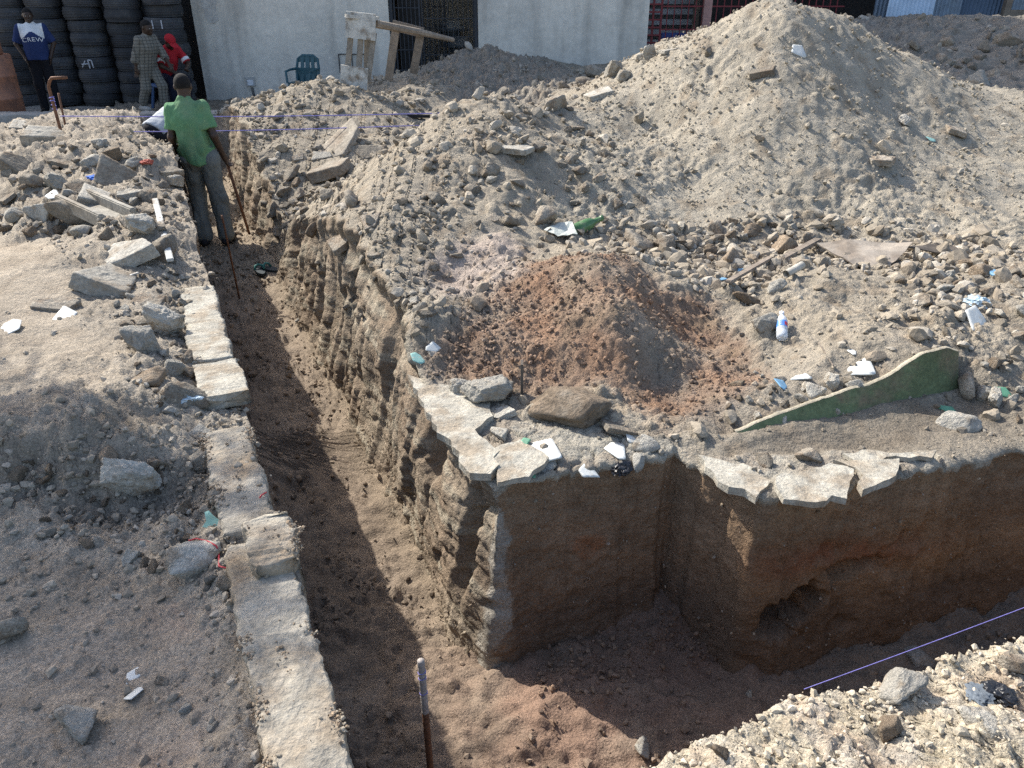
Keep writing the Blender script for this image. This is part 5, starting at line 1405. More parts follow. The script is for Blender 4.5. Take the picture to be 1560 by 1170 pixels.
lay([(.0150, .188), (.0150, .205), (0, .205)], "cap", M_WHITE, .82)
mb = MB(); vs = []
for k in range(7):
    for z in (.086, .112): a = math.radians(-72 + k * 9); vs.append((.0341 * .82 * math.cos(a), .0341 * .82 * math.sin(a), (z - .1) * .82))
mb.add(vs, [(2 * k, 2 * k + 2, 2 * k + 3, 2 * k + 1) for k in range(6)]); mb.build("label_spot", M_LABELR, pb, True, rot=ax)
mb = MB()
for zz in (.09, .1, .108):
    mb.tube([(.0342 * .82 * math.cos(math.radians(a)), .0342 * .82 * math.sin(math.radians(a)), (zz - .1) * .82) for a in range(-125, -85, 8)], .0012, 5)
mb.build("label_writing", M_WHITE, pb, True, rot=ax)

def sheet(name, pix, lift, thick, mat, label, cat, curl=0.0, only=None, sub=14, seed=1, zfit=None, jag=0.0):
    """a torn flat piece lying on the ground: outline fitted on its own plane, with thickness"""
    cpx = sum(p[0] for p in pix) / len(pix); cpy = sum(p[1] for p in pix) / len(pix)
    loc, nn, dist = hit(cpx, cpy, only)
    nn = (nn * .5 + Vector((0, 0, .5))).normalized() if zfit is None else Vector(zfit).normalized()
    P = []
    for (px, py) in pix:
        d = Vector(ray(px, py)); o = Vector((0, 0, CAM_Z)); t = (loc + nn * lift - o).dot(nn) / d.dot(nn); P.append(o + d * t)
    c = sum(P, Vector()) / len(P)
    x = (P[1] - P[0]).normalized(); x = (x - nn * x.dot(nn)).normalized(); y = nn.cross(x)
    poly = [((p - c).dot(x), (p - c).dot(y)) for p in P]
    if sum(poly[i - 1][0] * poly[i][1] - poly[i][0] * poly[i - 1][1] for i in range(len(poly))) < 0: poly = poly[::-1]
    if jag:
        q = []; jr = random.Random(seed)
        for i in range(len(poly)):
            (x0, y0), (x1, y1) = poly[i], poly[(i + 1) % len(poly)]
            q.append((x0, y0)); L = math.hypot(x1 - x0, y1 - y0); k = max(1, int(L / .04))
            for j in range(1, k):
                t = j / k; o = jr.gauss(0, jag); q.append((x0 + (x1 - x0) * t - (y1 - y0) / L * o, y0 + (y1 - y0) * t + (x1 - x0) / L * o))
        poly = q
    import bmesh
    bm = bmesh.new()
    vs = [bm.verts.new((a, b, 0)) for a, b in poly]; f = bm.faces.new(vs)
    r = bmesh.ops.extrude_face_region(bm, geom=[f])
    for v in [g for g in r['geom'] if isinstance(g, bmesh.types.BMVert)]: v.co.z += thick
    bmesh.ops.triangulate(bm, faces=bm.faces[:])
    bmesh.ops.subdivide_edges(bm, edges=bm.edges[:], cuts=3, use_grid_fill=True)
    R = max(math.hypot(a, b) for a, b in poly)
    for v in bm.verts:
        q = v.co / R
        nz = float(fbm(np.array([q.x * 1.0 + seed]), np.array([q.y]), seed, 1.3, 3)[0])
        v.co.z += curl * R * (nz * 1.2 + .5 * (q.x ** 2 - .3))
        v.co.z += (jag > 0) * (v.co.z > thick * .5) * .010 * float(fbm(np.array([v.co.x * 9 + seed]), np.array([v.co.y * 9]), 3.0, 1.5, 3)[0])
        v.co.x += R * .05 * (jag == 0) * float(fbm(np.array([q.x + seed]), np.array([q.y]), 5.0, 4, 2)[0])
    bmesh.ops.recalc_face_normals(bm, faces=bm.faces[:])
    me = bpy.data.meshes.new(name); bm.to_mesh(me); bm.free()
    o = obj(name, me, mat); o.matrix_world = Matrix.Translation(c) @ Matrix((x, y, nn)).transposed().to_4x4()
    return tag(o, label, cat)
for k, (pix, lab) in enumerate((
        ([(622, 580), (660, 588), (742, 604), (752, 640), (724, 664), (762, 698), (748, 734), (716, 730), (690, 690), (650, 640)], "large flat concrete plate along the trench's lit rim, left of the white tile pieces"),
        ([(752, 690), (792, 676), (836, 704), (806, 735), (758, 742)], "cracked concrete plate at the very corner of the two trenches"),
        ([(1180, 735), (1262, 714), (1298, 724), (1288, 768), (1240, 774), (1192, 768)], "cracked pale plate overhanging the middle of the shaded cut"),
        ([(1268, 710), (1368, 708), (1362, 734), (1312, 758), (1302, 722)], "cracked pale plate right of the one overhanging the shaded cut"),
        ([(1282, 696), (1425, 692), (1418, 703), (1300, 708)], "thin strip of cracked plate nearest the green wall stub"),
        ([(1062, 702), (1130, 715), (1172, 742), (1150, 768), (1092, 742)], "crumbly plate at the rim left of the cracked pale ones"))):
    sheet("broken_plate", pix, .006 if k != 5 else -.004, (.034, .022, .026, .03, .018, .03)[k], M_CONC_PALE, lab, "concrete plate", .035, LAND_R, seed=20 + k, zfit=(.03 * (k % 3 - 1), .04 * (k % 2) - .02, 1), jag=.008)
M_BOARD = material("dusty board", (.36, .31, .25), .9, .15, 8, 50, .12, .25, 40, color2=(.27, .22, .17), c2_scale=5)
M_BOARD_D = material("dark board", (.10, .085, .07), .9, .2, 8, 50, .15, .2, 40)
sheet("board", [(1244, 372), (1300, 366), (1390, 374), (1364, 398), (1338, 418), (1300, 408), (1262, 386)], .045, .008, M_BOARD, "torn pale board lying over the stones right of the wooden stick", "board", .10, LAND_R, seed=2, zfit=(0, -.35, 1))
sheet("board", [(1380, 380), (1425, 372), (1480, 378), (1440, 386)], .04, .008, M_BOARD_D, "dark board edge running right from the torn pale board", "board", .1, LAND_R, seed=4)
sheet("plastic_sheet", [(828, 352), (850, 340), (872, 342), (880, 356), (850, 360)], .03, .004, material("milky plastic", (.45, .47, .42), .5, .15, 9, 40, .1, .3, 30), "milky plastic sheet beside the green glass bottle", "plastic sheet", .2, LAND_R, seed=5)
M_BLACK = material("black plastic", (.012, .012, .014), .35, .1, 9, 40, .1, .5, 30, spec=.6)
M_CYAN = material("pale blue plastic film", (.34, .46, .54), .4, .15, 9, 40, .1, .4, 30, color2=(.55, .62, .66), c2_scale=20)
M_MINT = material("mint plastic", (.42, .66, .52), .5, .1, 9, 40, .1, .2, 30)
M_BLUECL = material("blue cloth", (.03, .13, .50), .8, .2, 9, 40, .15, .4, 30)
def crumple(name, px, py, w, h, mat, label, cat, seed, flat=.35, spike=.5, lift=.3):
    loc, nn, dist = hit(px, py)
    V, F = ICO[4]; V = V.copy()
    n = fbm(V[:, 0] + seed, V[:, 1], V[:, 2], .9, 3, .5, mode=2) * spike * 1.3 + fbm(V[:, 0] + seed, V[:, 1], V[:, 2], 2.5, 2, .5, mode=1) * spike * .5
    V = V * (1 + n)[:, None]
    s = w / 2 / FPX * dist
    V = V * np.array((s, s * .8, max(h / 2 / FPX * dist, s * .3) * flat * 2))
    o = obj(name, raw_mesh(name, V, F, False), mat, None, loc + Vector((0, 0, s * lift)), (0, 0, seed))
    return tag(o, label, cat)
crumple("black_plastic", 947, 716, 36, 26, M_BLACK, "crumpled black plastic scrap at the rim of the cut face", "plastic scrap", 1.0)
crumple("black_plastic", 1520, 1062, 36, 26, M_BLACK, "black plastic scrap on the sunlit near bank", "plastic scrap", 2.5)
crumple("dark_scrap", 1490, 1064, 34, 16, material("grey scrap", (.12, .14, .16), .7), "flat dark grey scrap left of the black plastic on the near bank", "scrap", 4.4, .3)
crumple("plastic_wrapper", 288, 612, 36, 24, M_CYAN, "crumpled blue and white wrapper on a grey lump by the strip", "wrapper", 3.1)
crumple("plastic_wrapper", 1488, 466, 30, 22, M_CYAN, "crumpled pale blue wrapper among stones near the right border", "wrapper", 5.2)
crumple("blue_cloth", 150, 276, 24, 12, M_BLUECL, "small bright blue rag in the left rubble", "rag", 6.2)
crumple("red_scrap", 225, 250, 16, 10, material("red scrap", (.38, .10, .07), .8), "small red scrap at the left rim behind the man in green", "scrap", 7.2)
sheet("plastic_scrap", [(306, 806), (314, 794), (312, 780), (318, 778), (328, 788), (338, 794), (336, 812), (322, 816)], .02, .003, M_MINT, "mint green plastic scrap standing against the concrete strip", "plastic scrap", .15, None, seed=8, zfit=(.2, -.7, .6))
M_WIRE = material("red wire", (.50, .04, .05), .5, 0, 5, 40, 0, 0, spec=.5)
bpy.context.view_layer.update()
def on_stone(px, py):
    o = Vector((0, 0, CAM_Z)); d = Vector(ray(px, py)).normalized(); mi = WIRE_STONE.matrix_world.inverted()
    ok, l, n, _ = WIRE_STONE.ray_cast(mi @ o, (mi.to_3x3() @ d).normalized())
    return WIRE_STONE.matrix_world @ l - d * .006 if ok else on(px, py, .012)[0]
pw = [on_stone(px, py) for px, py in ((292, 824), (300, 822), (318, 825), (330, 832), (337, 846), (338, 862), (352, 870))]
tag(MB().tube(pw, .0028, 6).build("wire", M_WIRE, None, True), "red wire looping over the rounded grey stone at the strip", "wire")
tag(MB().tube([on(px, py, .01)[0] + Vector((0, 0, .02)) for px, py in ((398, 768), (402, 764), (404, 760))], .003, 6).build("wire", M_WIRE, None, True), "red wire stub sticking out of the notched strip piece", "wire")
M_STICK = M_WOOD
def stick(pa, pb, r, m_, label, ya=None, lift=.02, cat="stick", name="stick"):
    a, b = on(*pa)[0], on(*pb)[0]
    mb = MB(); mb.bar(a + Vector((0, 0, lift)), b + Vector((0, 0, lift)), r * 2, r)
    return tag(mb.build(name, m_, None, bevel=r * .2), label, cat)
stick((1108, 440), (1172, 402), .018, M_WOOD, "wooden stick leaning on the rubble right of the red heap", lift=.04)
stick((1190, 402), (1245, 372), .025, M_WOOD, "short flat lath beside the torn pale board", lift=.03, cat="lath", name="lath")
stick((240, 322), (264, 418), .02, M_WOOD_W, "grey plank lying along the left rim near the man's feet", lift=.09, cat="plank", name="plank")
stick((133, 448), (212, 420), .008, M_WOOD_W, "thin pale stick beside the board on the trodden earth", lift=.02)
stick((1246, 528), (1268, 563), .003, M_WOOD, "thin dry twig in front of the grey mound", lift=.02, cat="twig", name="twig")
l, n_, d_ = on(1208, 420)
mb = MB(); mb.tube([l + Vector((-.05, -.03, .02)), l + Vector((.06, .05, .045))], .022, 14, caps=False); mb.tube([l + Vector((-.05, -.03, .02)), l + Vector((.06, .05, .045))], .017, 14, caps=False)
tag(mb.build("pipe", M_STONE_PALE, None, True), "short piece of grey pipe beside the wooden stick", "pipe")
l, n_, d_ = on(795, 600)
mb = MB(); mb.box(tuple(l + Vector((.0, .02, .06))), (.012, .05, .17)); tag(mb.build("metal_flat", M_BOARD_D, None), "thin dark plate standing on edge behind the two concrete lumps", "plate")
# concrete gutter piece in the left rubble
l, n_, d_ = on(150, 335)
gt = MB(); L_ = .75; di = Vector((.62, -.55, -.02)).normalized(); sd = Vector((-di.y, di.x, 0))
for off, hh in ((-.11, .10), (.11, .10)): gt.bar(l + sd * off + Vector((0, 0, .09)) - di * L_ / 2, l + sd * off + Vector((0, 0, .09)) + di * L_ / 2, .045, hh, up=(0, 0, 1))
gt.bar(l + Vector((0, 0, .045)) - di * L_ / 2, l + Vector((0, 0, .045)) + di * L_ / 2, .20, .04, up=(0, 0, 1))
o = gt.build("concrete_gutter", M_STONE_PALE, None, bevel=.008); tag(o, "broken U-shaped concrete gutter piece in the left rubble", "gutter")
# pair of worn sandals left in the trench
M_SHOE = material("dark rubber", (.02, .03, .035), .6, .1, 9, 40, .1, .2, 40)
M_SHOE2 = material("green strap", (.05, .20, .17), .6, .1, 9, 40, .1, .1, 40)
for k, (px, py, rz, lab) in enumerate(((397, 416, .5, "dark sandal with a green strap on the trench floor, the left one"), (412, 413, 1.0, "dark sandal on the trench floor, right of the other"))):
    l, n_, d_ = on(px, py)
    e = empty("sandal", tuple(l + Vector((0, 0, .01))), rz, lab, "sandal", "worn sandals")
    pts = [(.045 * math.cos(a) * (1.0 + .15 * math.sin(a)), .125 * math.sin(a)) for a in np.linspace(0, 6.283, 24, endpoint=False)]
    mb = MB(); mb.prism(pts, 0, .022); mb.build("sole", M_SHOE, e)
    mb = MB(); mb.tube([(-.045, .03, .015), (-.03, .05, .05), (0, .06, .06), (.03, .05, .05), (.045, .03, .015)], .012, 6); mb.build("strap", M_SHOE2, e, True)

# ------------------------------------------------------------------ tree off to the left whose crown shades the near left corner
M_BARK = material("bark", (.12, .09, .065), .95, .3, 8, 40, .3, .6, 30)
M_LEAF = material("mango leaf", (.045, .085, .025), .6, .3, 2, 20, .2, 0, rand=0, spec=.4)
tree = empty("tree", (-7.5, 5.6, -.1), 0, "leafy tree standing left of the photo, shading the near left corner", "tree")
trk = MB(); tr_r = random.Random(8)
trk.tube([(0, 0, -.3), (.05, -.05, .8), (.15, -.1, 1.8), (.3, -.25, 2.8), (.6, -.5, 3.8)], [.24, .19, .16, .13, .09], 12)
tips = []
for i in range(11):
    a = i * 2.4; b = Vector((.2 + .3 * tr_r.random(), -.2 - .2 * tr_r.random(), 2.2 + 1.4 * tr_r.random()))
    t = b + Vector((math.cos(a) * 1.2, math.sin(a) * 1.2, .7 + .8 * tr_r.random())); trk.tube([b, b.lerp(t, .5) + Vector((0, 0, .15)), t], [.07, .045, .015], 8); tips.append(t)
trk.build("trunk", M_BARK, tree, True)
lr = np.random.default_rng(4)
cen_ = np.array((.80, -.75, 4.65)); clus = []
for i in range(130):
    d = lr.normal(size=3); d /= np.linalg.norm(d); clus.append(cen_ + d * np.array((1.85, 1.85, 1.25)) * lr.uniform(.25, 1) ** .6)
clus = np.array(clus)
nl_ = 15000
ci = lr.integers(0, len(clus), nl_)
cp_ = clus[ci] + lr.normal(0, .20, (nl_, 3))
ax1 = lr.normal(size=(nl_, 3)); ax1 /= np.linalg.norm(ax1, axis=1)[:, None]
ax2 = np.cross(ax1, lr.normal(size=(nl_, 3))); ax2 /= np.linalg.norm(ax2, axis=1)[:, None]
ll, lw = lr.uniform(.07, .12, nl_)[:, None], lr.uniform(.022, .038, nl_)[:, None]
LV = np.stack([cp_ - ax1 * ll, cp_ + ax2 * lw, cp_ + ax1 * ll, cp_ - ax2 * lw], 1).reshape(-1, 3)
obj("crown", raw_mesh("crown", LV, np.arange(nl_ * 4).reshape(-1, 4), False), M_LEAF, tree)
# ------------------------------------------------------------------ people: one smooth skin grown from a posed skeleton
def surface_nets(F, org, h):
    s = F < 0
    nx, ny, nz = F.shape
    cs = sum(s[dx:nx - 1 + dx, dy:ny - 1 + dy, dz:nz - 1 + dz].astype(np.int8) for dx in (0, 1) for dy in (0, 1) for dz in (0, 1))
    act = (cs > 0) & (cs < 8)
    I = np.argwhere(act)
    idx = -np.ones(act.shape, np.int64); idx[act] = np.arange(len(I))
    corner = [(a, b, c) for a in (0, 1) for b in (0, 1) for c in (0, 1)]
    val = np.stack([F[I[:, 0] + a, I[:, 1] + b, I[:, 2] + c] for a, b, c in corner], 1)
    acc = np.zeros((len(I), 3)); cnt = np.zeros(len(I))
    for i in range(8):
        for j in range(i + 1, 8):
            d = np.abs(np.subtract(corner[i], corner[j]))
            if d.sum() != 1: continue
            a, b = val[:, i], val[:, j]; m = (a < 0) != (b < 0)
            t = np.where(m, a / np.where(m, a - b, 1), 0)
            p = np.array(corner[i])[None] + t[:, None] * (np.array(corner[j]) - np.array(corner[i]))[None]
            acc[m] += p[m]; cnt[m] += 1
    V = np.array(org)[None] + (I + acc / cnt[:, None]) * h
    Q = []
    for ax in range(3):
        o = [slice(None)] * 3
        lo = [slice(1, -1)] * 3; lo[ax] = slice(0, -1); hi = [slice(1, -1)] * 3; hi[ax] = slice(1, None)
        A, Bq = s[tuple(lo)], s[tuple(hi)]
        E = np.argwhere(A != Bq); 
        if not len(E): continue
        inside = A[tuple(E.T)]
        g = E + 1; g[:, ax] -= 1
        u, v = [(1, 2), (2, 0), (0, 1)][ax]
        def cell(du, dv):
            c = g.copy(); c[:, u] -= du; c[:, v] -= dv; return idx[c[:, 0], c[:, 1], c[:, 2]]
        q = np.stack([cell(1, 1), cell(0, 1), cell(0, 0), cell(1, 0)], 1)
        q[~inside] = q[~inside][:, ::-1]
        Q.append(q)
    Q = np.concatenate(Q); Q = Q[(Q >= 0).all(1)]
    return V, Q

class Body:
    """signed distance of smoothly joined tapering limbs"""
    def __init__(s, lo, hi, h):
        s.lo, s.h = np.array(lo, float), h
        n = np.ceil((np.array(hi) - s.lo) / h).astype(int) + 1
        ax = [s.lo[i] + h * np.arange(n[i]) for i in range(3)]
        s.X, s.Y, s.Z = [a.astype(np.float32) for a in np.meshgrid(*ax, indexing='ij')]
        s.D = np.full(s.X.shape, 9.0, np.float32)
    def fresh(s): s.D = np.full(s.X.shape, 9.0, np.float32); return s
    def join(s, d, k):
        if k <= 0: s.D = np.minimum(s.D, d)
        else:
            hh = np.clip(.5 + .5 * (s.D - d) / k, 0, 1); s.D = s.D * (1 - hh) + d * hh - k * hh * (1 - hh)
        return s
    def cone_d(s, a, b, ra, rb, flat=None):
        a, b = np.array(a, np.float32), np.array(b, np.float32); ba = b - a
        px, py, pz = s.X - a[0], s.Y - a[1], s.Z - a[2]
        t = np.clip((px * ba[0] + py * ba[1] + pz * ba[2]) / max(float(ba @ ba), 1e-9), 0, 1)
        return np.sqrt((px - ba[0] * t) ** 2 + (py - ba[1] * t) ** 2 + (pz - ba[2] * t) ** 2) - (ra + (rb - ra) * t)
    def cone(s, a, b, ra, rb, k=.02): return s.join(s.cone_d(a, b, ra, rb), k)
    def ell_d(s, c, r, R=None):
        p = np.stack([s.X - c[0], s.Y - c[1], s.Z - c[2]], -1)
        if R is not None: p = p @ np.array(R, np.float32)
        r = np.array(r, np.float32)
        k0 = np.linalg.norm(p / r, axis=-1); k1 = np.linalg.norm(p / (r * r), axis=-1)
        return k0 * (k0 - 1) / np.maximum(k1, 1e-6)
    def ell(s, c, r, k=.02, R=None): return s.join(s.ell_d(c, r, R), k)
    def cut(s, d): s.D = np.maximum(s.D, d); return s
    def folds(s, amp, f=11, sx=1.0, sz=.55, off=0.0):
        near = np.abs(s.D) < .05
        n = fbm(s.X[near] * sx + off, s.Y[near] * sx, s.Z[near] * sz, f, 3, .5)
        s.D[near] += (n * amp).astype(np.float32); return s
    def mesh(s, name, smooth=True):
        V, Q = surface_nets(s.D, s.lo, s.h)
        return raw_mesh(name, V, Q, smooth)

M_SKIN = material("dark skin", (.050, .028, .018), .5, .12, 9, 60, .08, .05, 80, spec=.4)
M_HAIR = material("black hair", (.012, .011, .011), .9, .2, 40, 150, .3, .4, 200)
M_EYE = material("eye white", (.55, .52, .48), .4, 0, 5, 40, 0, 0)
M_LIP = material("lips", (.10, .04, .035), .5, 0, 5, 40, 0, 0)
def cloth(name, c, c2=None, **k): return material(name, c, .92, .10, 4, 200, .10, .15, 200, color2=c2, spec=.15, **k)
def vv(*a): return np.array(a, float)
def hand(b, wr, d, side, curl=.6, s=1.0, k=.008, thumb=None):
    """palm, four bent fingers and a thumb at the end of a forearm; d = forearm direction, side = across the palm towards the thumb"""
    d = d / np.linalg.norm(d); side = side - d * (side @ d); side = side / np.linalg.norm(side); nrm_ = np.cross(d, side)
    palm = wr + d * .085 * s
    b.cone(wr, wr + d * .03 * s, .026 * s, .029 * s, .015)
    for o in (-.026, -.009, .009, .026): b.cone(wr + d * .02 * s + side * o * .6 * s, palm + side * o * s, .015 * s, .0135 * s, .012)
    for o, L in ((.028, .066), (.0095, .076), (-.0095, .070), (-.028, .054)):
        p = palm + side * o * s; dd = d.copy()
        for j, f in enumerate((.45, .33, .22)):
            c = math.cos(curl * (.5 + .5 * j)); sn = math.sin(curl * (.5 + .5 * j))
            dn = dd * c + nrm_ * sn
            q = p + dn * L * f * s; b.cone(p, q, (.0098 - .0012 * j) * s, (.0090 - .0012 * j) * s, .004); p = q; dd = dn
    p = wr + d * .025 * s + side * .024 * s; q = p + (d * .6 + side * .8) * .036 * s; r_ = q + (d * .9 + side * .1 + nrm_ * .5 * curl) * .03 * s
    b.cone(p, q, .013 * s, .0115 * s, .008); b.cone(q, r_, .0105 * s, .009 * s, .004)

def person(label, loc, rz, J, clothes, h=.010, hair='short', scale=1.0, grow=1.0, cap=None, name="person"):
    """J: joints in metres, the person facing -Y"""
    root = empty("person", loc, rz, label, "person"); root.scale = (scale,) * 3
    P = np.array([v for v in J.values() if np.ndim(v) == 1 and len(v) == 3])
    lo, hi = P.min(0) - .24, P.max(0) + .24
    lo[2] = min(lo[2], -.03)
    b = Body(lo, hi, h)
    hc, hf, hu = J['head'], J['hf'] / np.linalg.norm(J['hf']), J['hu'] / np.linalg.norm(J['hu'])   # centre, facing, up
    hr = np.cross(hu, hf) * -1; hr = hr / np.linalg.norm(hr); hu = np.cross(hf, hr); hu = hu if hu @ J['hu'] > 0 else -hu
    R = np.stack([hr, -hf, hu], 1)                                                                  # columns: right, back, up
    H = lambda x, y, z: hc + hr * x - hf * y + hu * z
    # skin
    b.fresh()
    b.ell(H(0, .012, .025), (.074, .092, .088), 0, R); b.ell(H(0, -.018, -.035), (.060, .070, .078), .03, R)
    b.cone(H(0, -.070, -.075), H(0, -.074, -.085), .026, .022, .025)
    b.cone(H(0, -.088, .012), H(0, -.103, -.022), .009, .014, .010)                                 # nose
    b.cone(H(-.04, -.080, .026), H(.04, -.080, .026), .011, .011, .012)                             # brow
    b.cone(H(-.022, -.084, -.052), H(.022, -.084, -.052), .008, .008, .006)                         # lips
    for sx in (-1, 1):
        b.ell(H(.077 * sx, .012, -.004), (.011, .020, .031), .006, R)
        b.cone(H(.045 * sx, -.06, -.015), H(.04 * sx, -.058, -.03), .020, .02, .02)
    b.cone(J['neck'], H(0, .025, -.06), .056, .052, .03)
    b.cone(J['chest'] + (J['neck'] - J['chest']) * .6, J['neck'], .08, .054, .04)
    b.cone(J['pelvis'], J['chest'], .115, .12, .05)
    for s_ in 'LR':
        sg = -1 if s_ == 'R' else 1
        b.cone(J['chest'] + (J['neck'] - J['chest']) * .55, J['sh' + s_] - vv(0, 0, .008), .062, .050, .05)
        b.cone(J['sh' + s_] - vv(0, 0, .008), J['el' + s_], .047, .039, .03); b.cone(J['el' + s_], J['wr' + s_], .040, .026, .02)
        b.cone(J['pelvis'], J['hip' + s_], .11, .10, .04)
        b.cone(J['hip' + s_], J['kn' + s_], .088, .056, .03); b.cone(J['kn' + s_], J['an' + s_], .056, .036, .02)
        b.cone(J['an' + s_], J['toe' + s_], .038, .028, .02)
        fd = J['wr' + s_] - J['el' + s_]
        hand(b, J['wr' + s_], J.get('hd' + s_, fd), J.get('th' + s_, hf), J.get('curl', .5), 1.0)
    obj("body", b.mesh("body"), M_SKIN, root)
    for sx in (-1, 1):
        e = MB(); c = H(.031 * sx, -.083, .004); e.lathe([(.0, .0075), (.0055, .005), (.0075, 0), (.0055, -.005), (0, -.0075)], 10, c); e.build("eye", M_EYE, root, True)
    # hair
    if hair:
        b.fresh(); b.ell(H(0, .016, .029), (.079, .095, .091), 0, R)
        hl = (b.X - H(0, -.052, .045)[0]) * (hu[0] - hf[0] * .0) ; 
        px = np.stack([b.X - hc[0], b.Y - hc[1], b.Z - hc[2]], -1).astype(np.float32)
        up_, fw_ = px @ hu.astype(np.float32), px @ hf.astype(np.float32)
        b.cut(np.where(fw_ > .0, .030 + fw_ * .35 - up_, -.028 - up_ + np.maximum(0, -(fw_ + .03)) * -.2).astype(np.float32))
        obj("hair", b.mesh("hair"), M_HAIR, root)
    if cap:
        b.fresh(); b.ell(H(0, .012, .040), (.086, .104, .090), 0, R)
        px = np.stack([b.X - hc[0], b.Y - hc[1], b.Z - hc[2]], -1).astype(np.float32); up_ = px @ hu.astype(np.float32)
        b.cut(.018 - up_)
        c = b.ell_d(H(0, -.115, .028), (.075, .085, .012), R); b.join(c, .012)
        obj("cap", b.mesh("cap"), cap, root)
    # clothes
    for c in clothes:
        b.fresh(); kind = c['kind']; g = c.get('grow', 1.0)
        if kind == 'shirt':
            p_, ch_ = J['pelvis'], J['chest']
            hem = c.get('hem', .0)
            low = p_ + (p_ - ch_) * hem
            b.cone(low, ch_, .165 * g, .165 * g, .05)
            side_ = (J['shL'] - J['shR']); side_ = side_ / np.linalg.norm(side_)
            for q in (-1, 1):
                b.cone(low + side_ * .06 * q, ch_ + side_ * .075 * q, .115 * g, .118 * g, .05)
            b.cone(ch_ + (J['neck'] - ch_) * .5, J['neck'] + (J['neck'] - ch_) * .02, .11, .068, .05)
            for s_ in 'LR':
                b.cone(ch_ + (J['neck'] - ch_) * .62, J['sh' + s_] - vv(0, 0, .010), .082, .070, .05)
                e = J['sh' + s_] + (J['el' + s_] - J['sh' + s_]) * c.get('sleeve', .75)
                b.cone(J['sh' + s_] - vv(0, 0, .010), e, .070 * g, .066 * g, .03)
                if c.get('sleeve', .75) > 1:
                    e2 = J['el' + s_] + (J['wr' + s_] - J['el' + s_]) * min(.92, c['sleeve'] - 1); b.cone(J['el' + s_], e2, .058, .05, .03)
                else:
                    dd = (J['el' + s_] - J['sh' + s_]); dd = dd / np.linalg.norm(dd)
                    lim = ((b.X - e[0]) * dd[0] + (b.Y - e[1]) * dd[1] + (b.Z - e[2]) * dd[2])
                    dd2 = b.cone_d(J['sh' + s_], J['el' + s_], .085, .085)
                    b.D = np.where((dd2 < .03) & (lim > 0) & (b.cone_d(p_, ch_, .15, .15) > .0), np.maximum(b.D, lim), b.D)
            dn = (p_ - ch_) / np.linalg.norm(p_ - ch_)
            tilt = c.get('tilt', 0)
            hemd = ((b.X - low[0]) * dn[0] + (b.Y - low[1]) * dn[1] + (b.Z - low[2]) * dn[2]) - .03 + (b.X - low[0]) * tilt
            near_t = b.cone_d(low + dn * .2, ch_, .24, .24)
            b.D = np.where(near_t < 0, np.maximum(b.D, hemd), b.D)
            b.folds(c.get('fold', .020), 9, off=c.get('off', 0))
        elif kind == 'trousers':
            b.cone(J['pelvis'] + vv(0, 0, .0), J['pelvis'] + (J['chest'] - J['pelvis']) * .18, .150, .148, .04)
            for s_ in 'LR':
                b.cone(J['pelvis'], J['hip' + s_], .12, .118, .04); b.cone(J['hip' + s_], J['kn' + s_], .112, .080, .03)
                e = J['kn' + s_] + (J['an' + s_] - J['kn' + s_]) * c.get('len', 1.0)
                b.cone(J['kn' + s_], e, .080, .072 * c.get('flare', 1), .03)
            b.folds(c.get('fold', .016), 10, off=c.get('off', 3))
        elif kind == 'shoes':
            for s_ in 'LR':
                d = J['toe' + s_] - J['an' + s_]; d[2] = 0; d = d / np.linalg.norm(d)
                a = np.array((J['an' + s_][0], J['an' + s_][1], .035 + J['an' + s_][2] - .08)); t_ = a + d * .17
                b.cone(a - d * .05, a + d * .07, .042, .046, .01); b.cone(a + d * .05, t_, .046, .038, .02); b.cone(a, J['an' + s_] + vv(0, 0, .0), .045, .045, .02)
            b.cut(-(b.Z - (min(J['anL'][2], J['anR'][2]) - .08)))
        o = obj(c.get('name', kind), b.mesh(kind), c['mat'], root)
        if c.get('label'): o['label'] = c['label']
        c['obj'] = o
    return root

STAND = dict(pelvis=vv(0, 0, .95), chest=vv(0, .0, 1.26), neck=vv(0, .015, 1.47), head=vv(0, -.005, 1.60), hf=vv(0, -1, 0), hu=vv(0, 0, 1),
             shL=vv(.175, .0, 1.41), shR=vv(-.175, .0, 1.41), elL=vv(.235, .03, 1.13), elR=vv(-.235, .03, 1.13), wrL=vv(.25, -.05, .89), wrR=vv(-.25, -.05, .89),
             hipL=vv(.085, 0, .90), hipR=vv(-.085, 0, .90), knL=vv(.10, -.02, .50), knR=vv(-.10, -.02, .50), anL=vv(.11, .02, .08), anR=vv(-.11, .02, .08),
             toeL=vv(.13, -.13, .03), toeR=vv(-.13, -.13, .03))
def pose(**k): d = {a: v.copy() for a, v in STAND.items()}; d.update(k); return d

# the man in the green shirt: seen from behind, right hand on a digging bar, feet apart
def ground_at(px, py): r = hit(px, py, [trench_floor]); return r[0]
gf = ground_at(330, 371)
gman = pose(pelvis=vv(.01, 0, .93), chest=vv(.035, .01, 1.25), neck=vv(.04, .00, 1.46), head=vv(.045, -.035, 1.585), hf=vv(.1, -1, -.25), hu=vv(.05, -.2, 1),
            shL=vv(.178, .0, 1.385), shR=vv(-.112, .0, 1.395), elL=vv(.225, .04, 1.11), wrL=vv(.21, -.08, .875), elR=vv(-.185, .035, 1.12), wrR=vv(-.225, -.06, .90),
            hipL=vv(.095, 0, .89), hipR=vv(-.08, 0, .89), knL=vv(.10, -.05, .49), knR=vv(-.12, .0, .49), anL=vv(.085, .05, .085), anR=vv(-.135, .02, .085),
            toeL=vv(.10, -.10, .03), toeR=vv(-.16, -.13, .03), curl=1.1)
M_GSHIRT = cloth("faded green cotton", (.115, .25, .13), (.18, .27, .155), c2_scale=5, c2_lo=.45, c2_hi=.7)
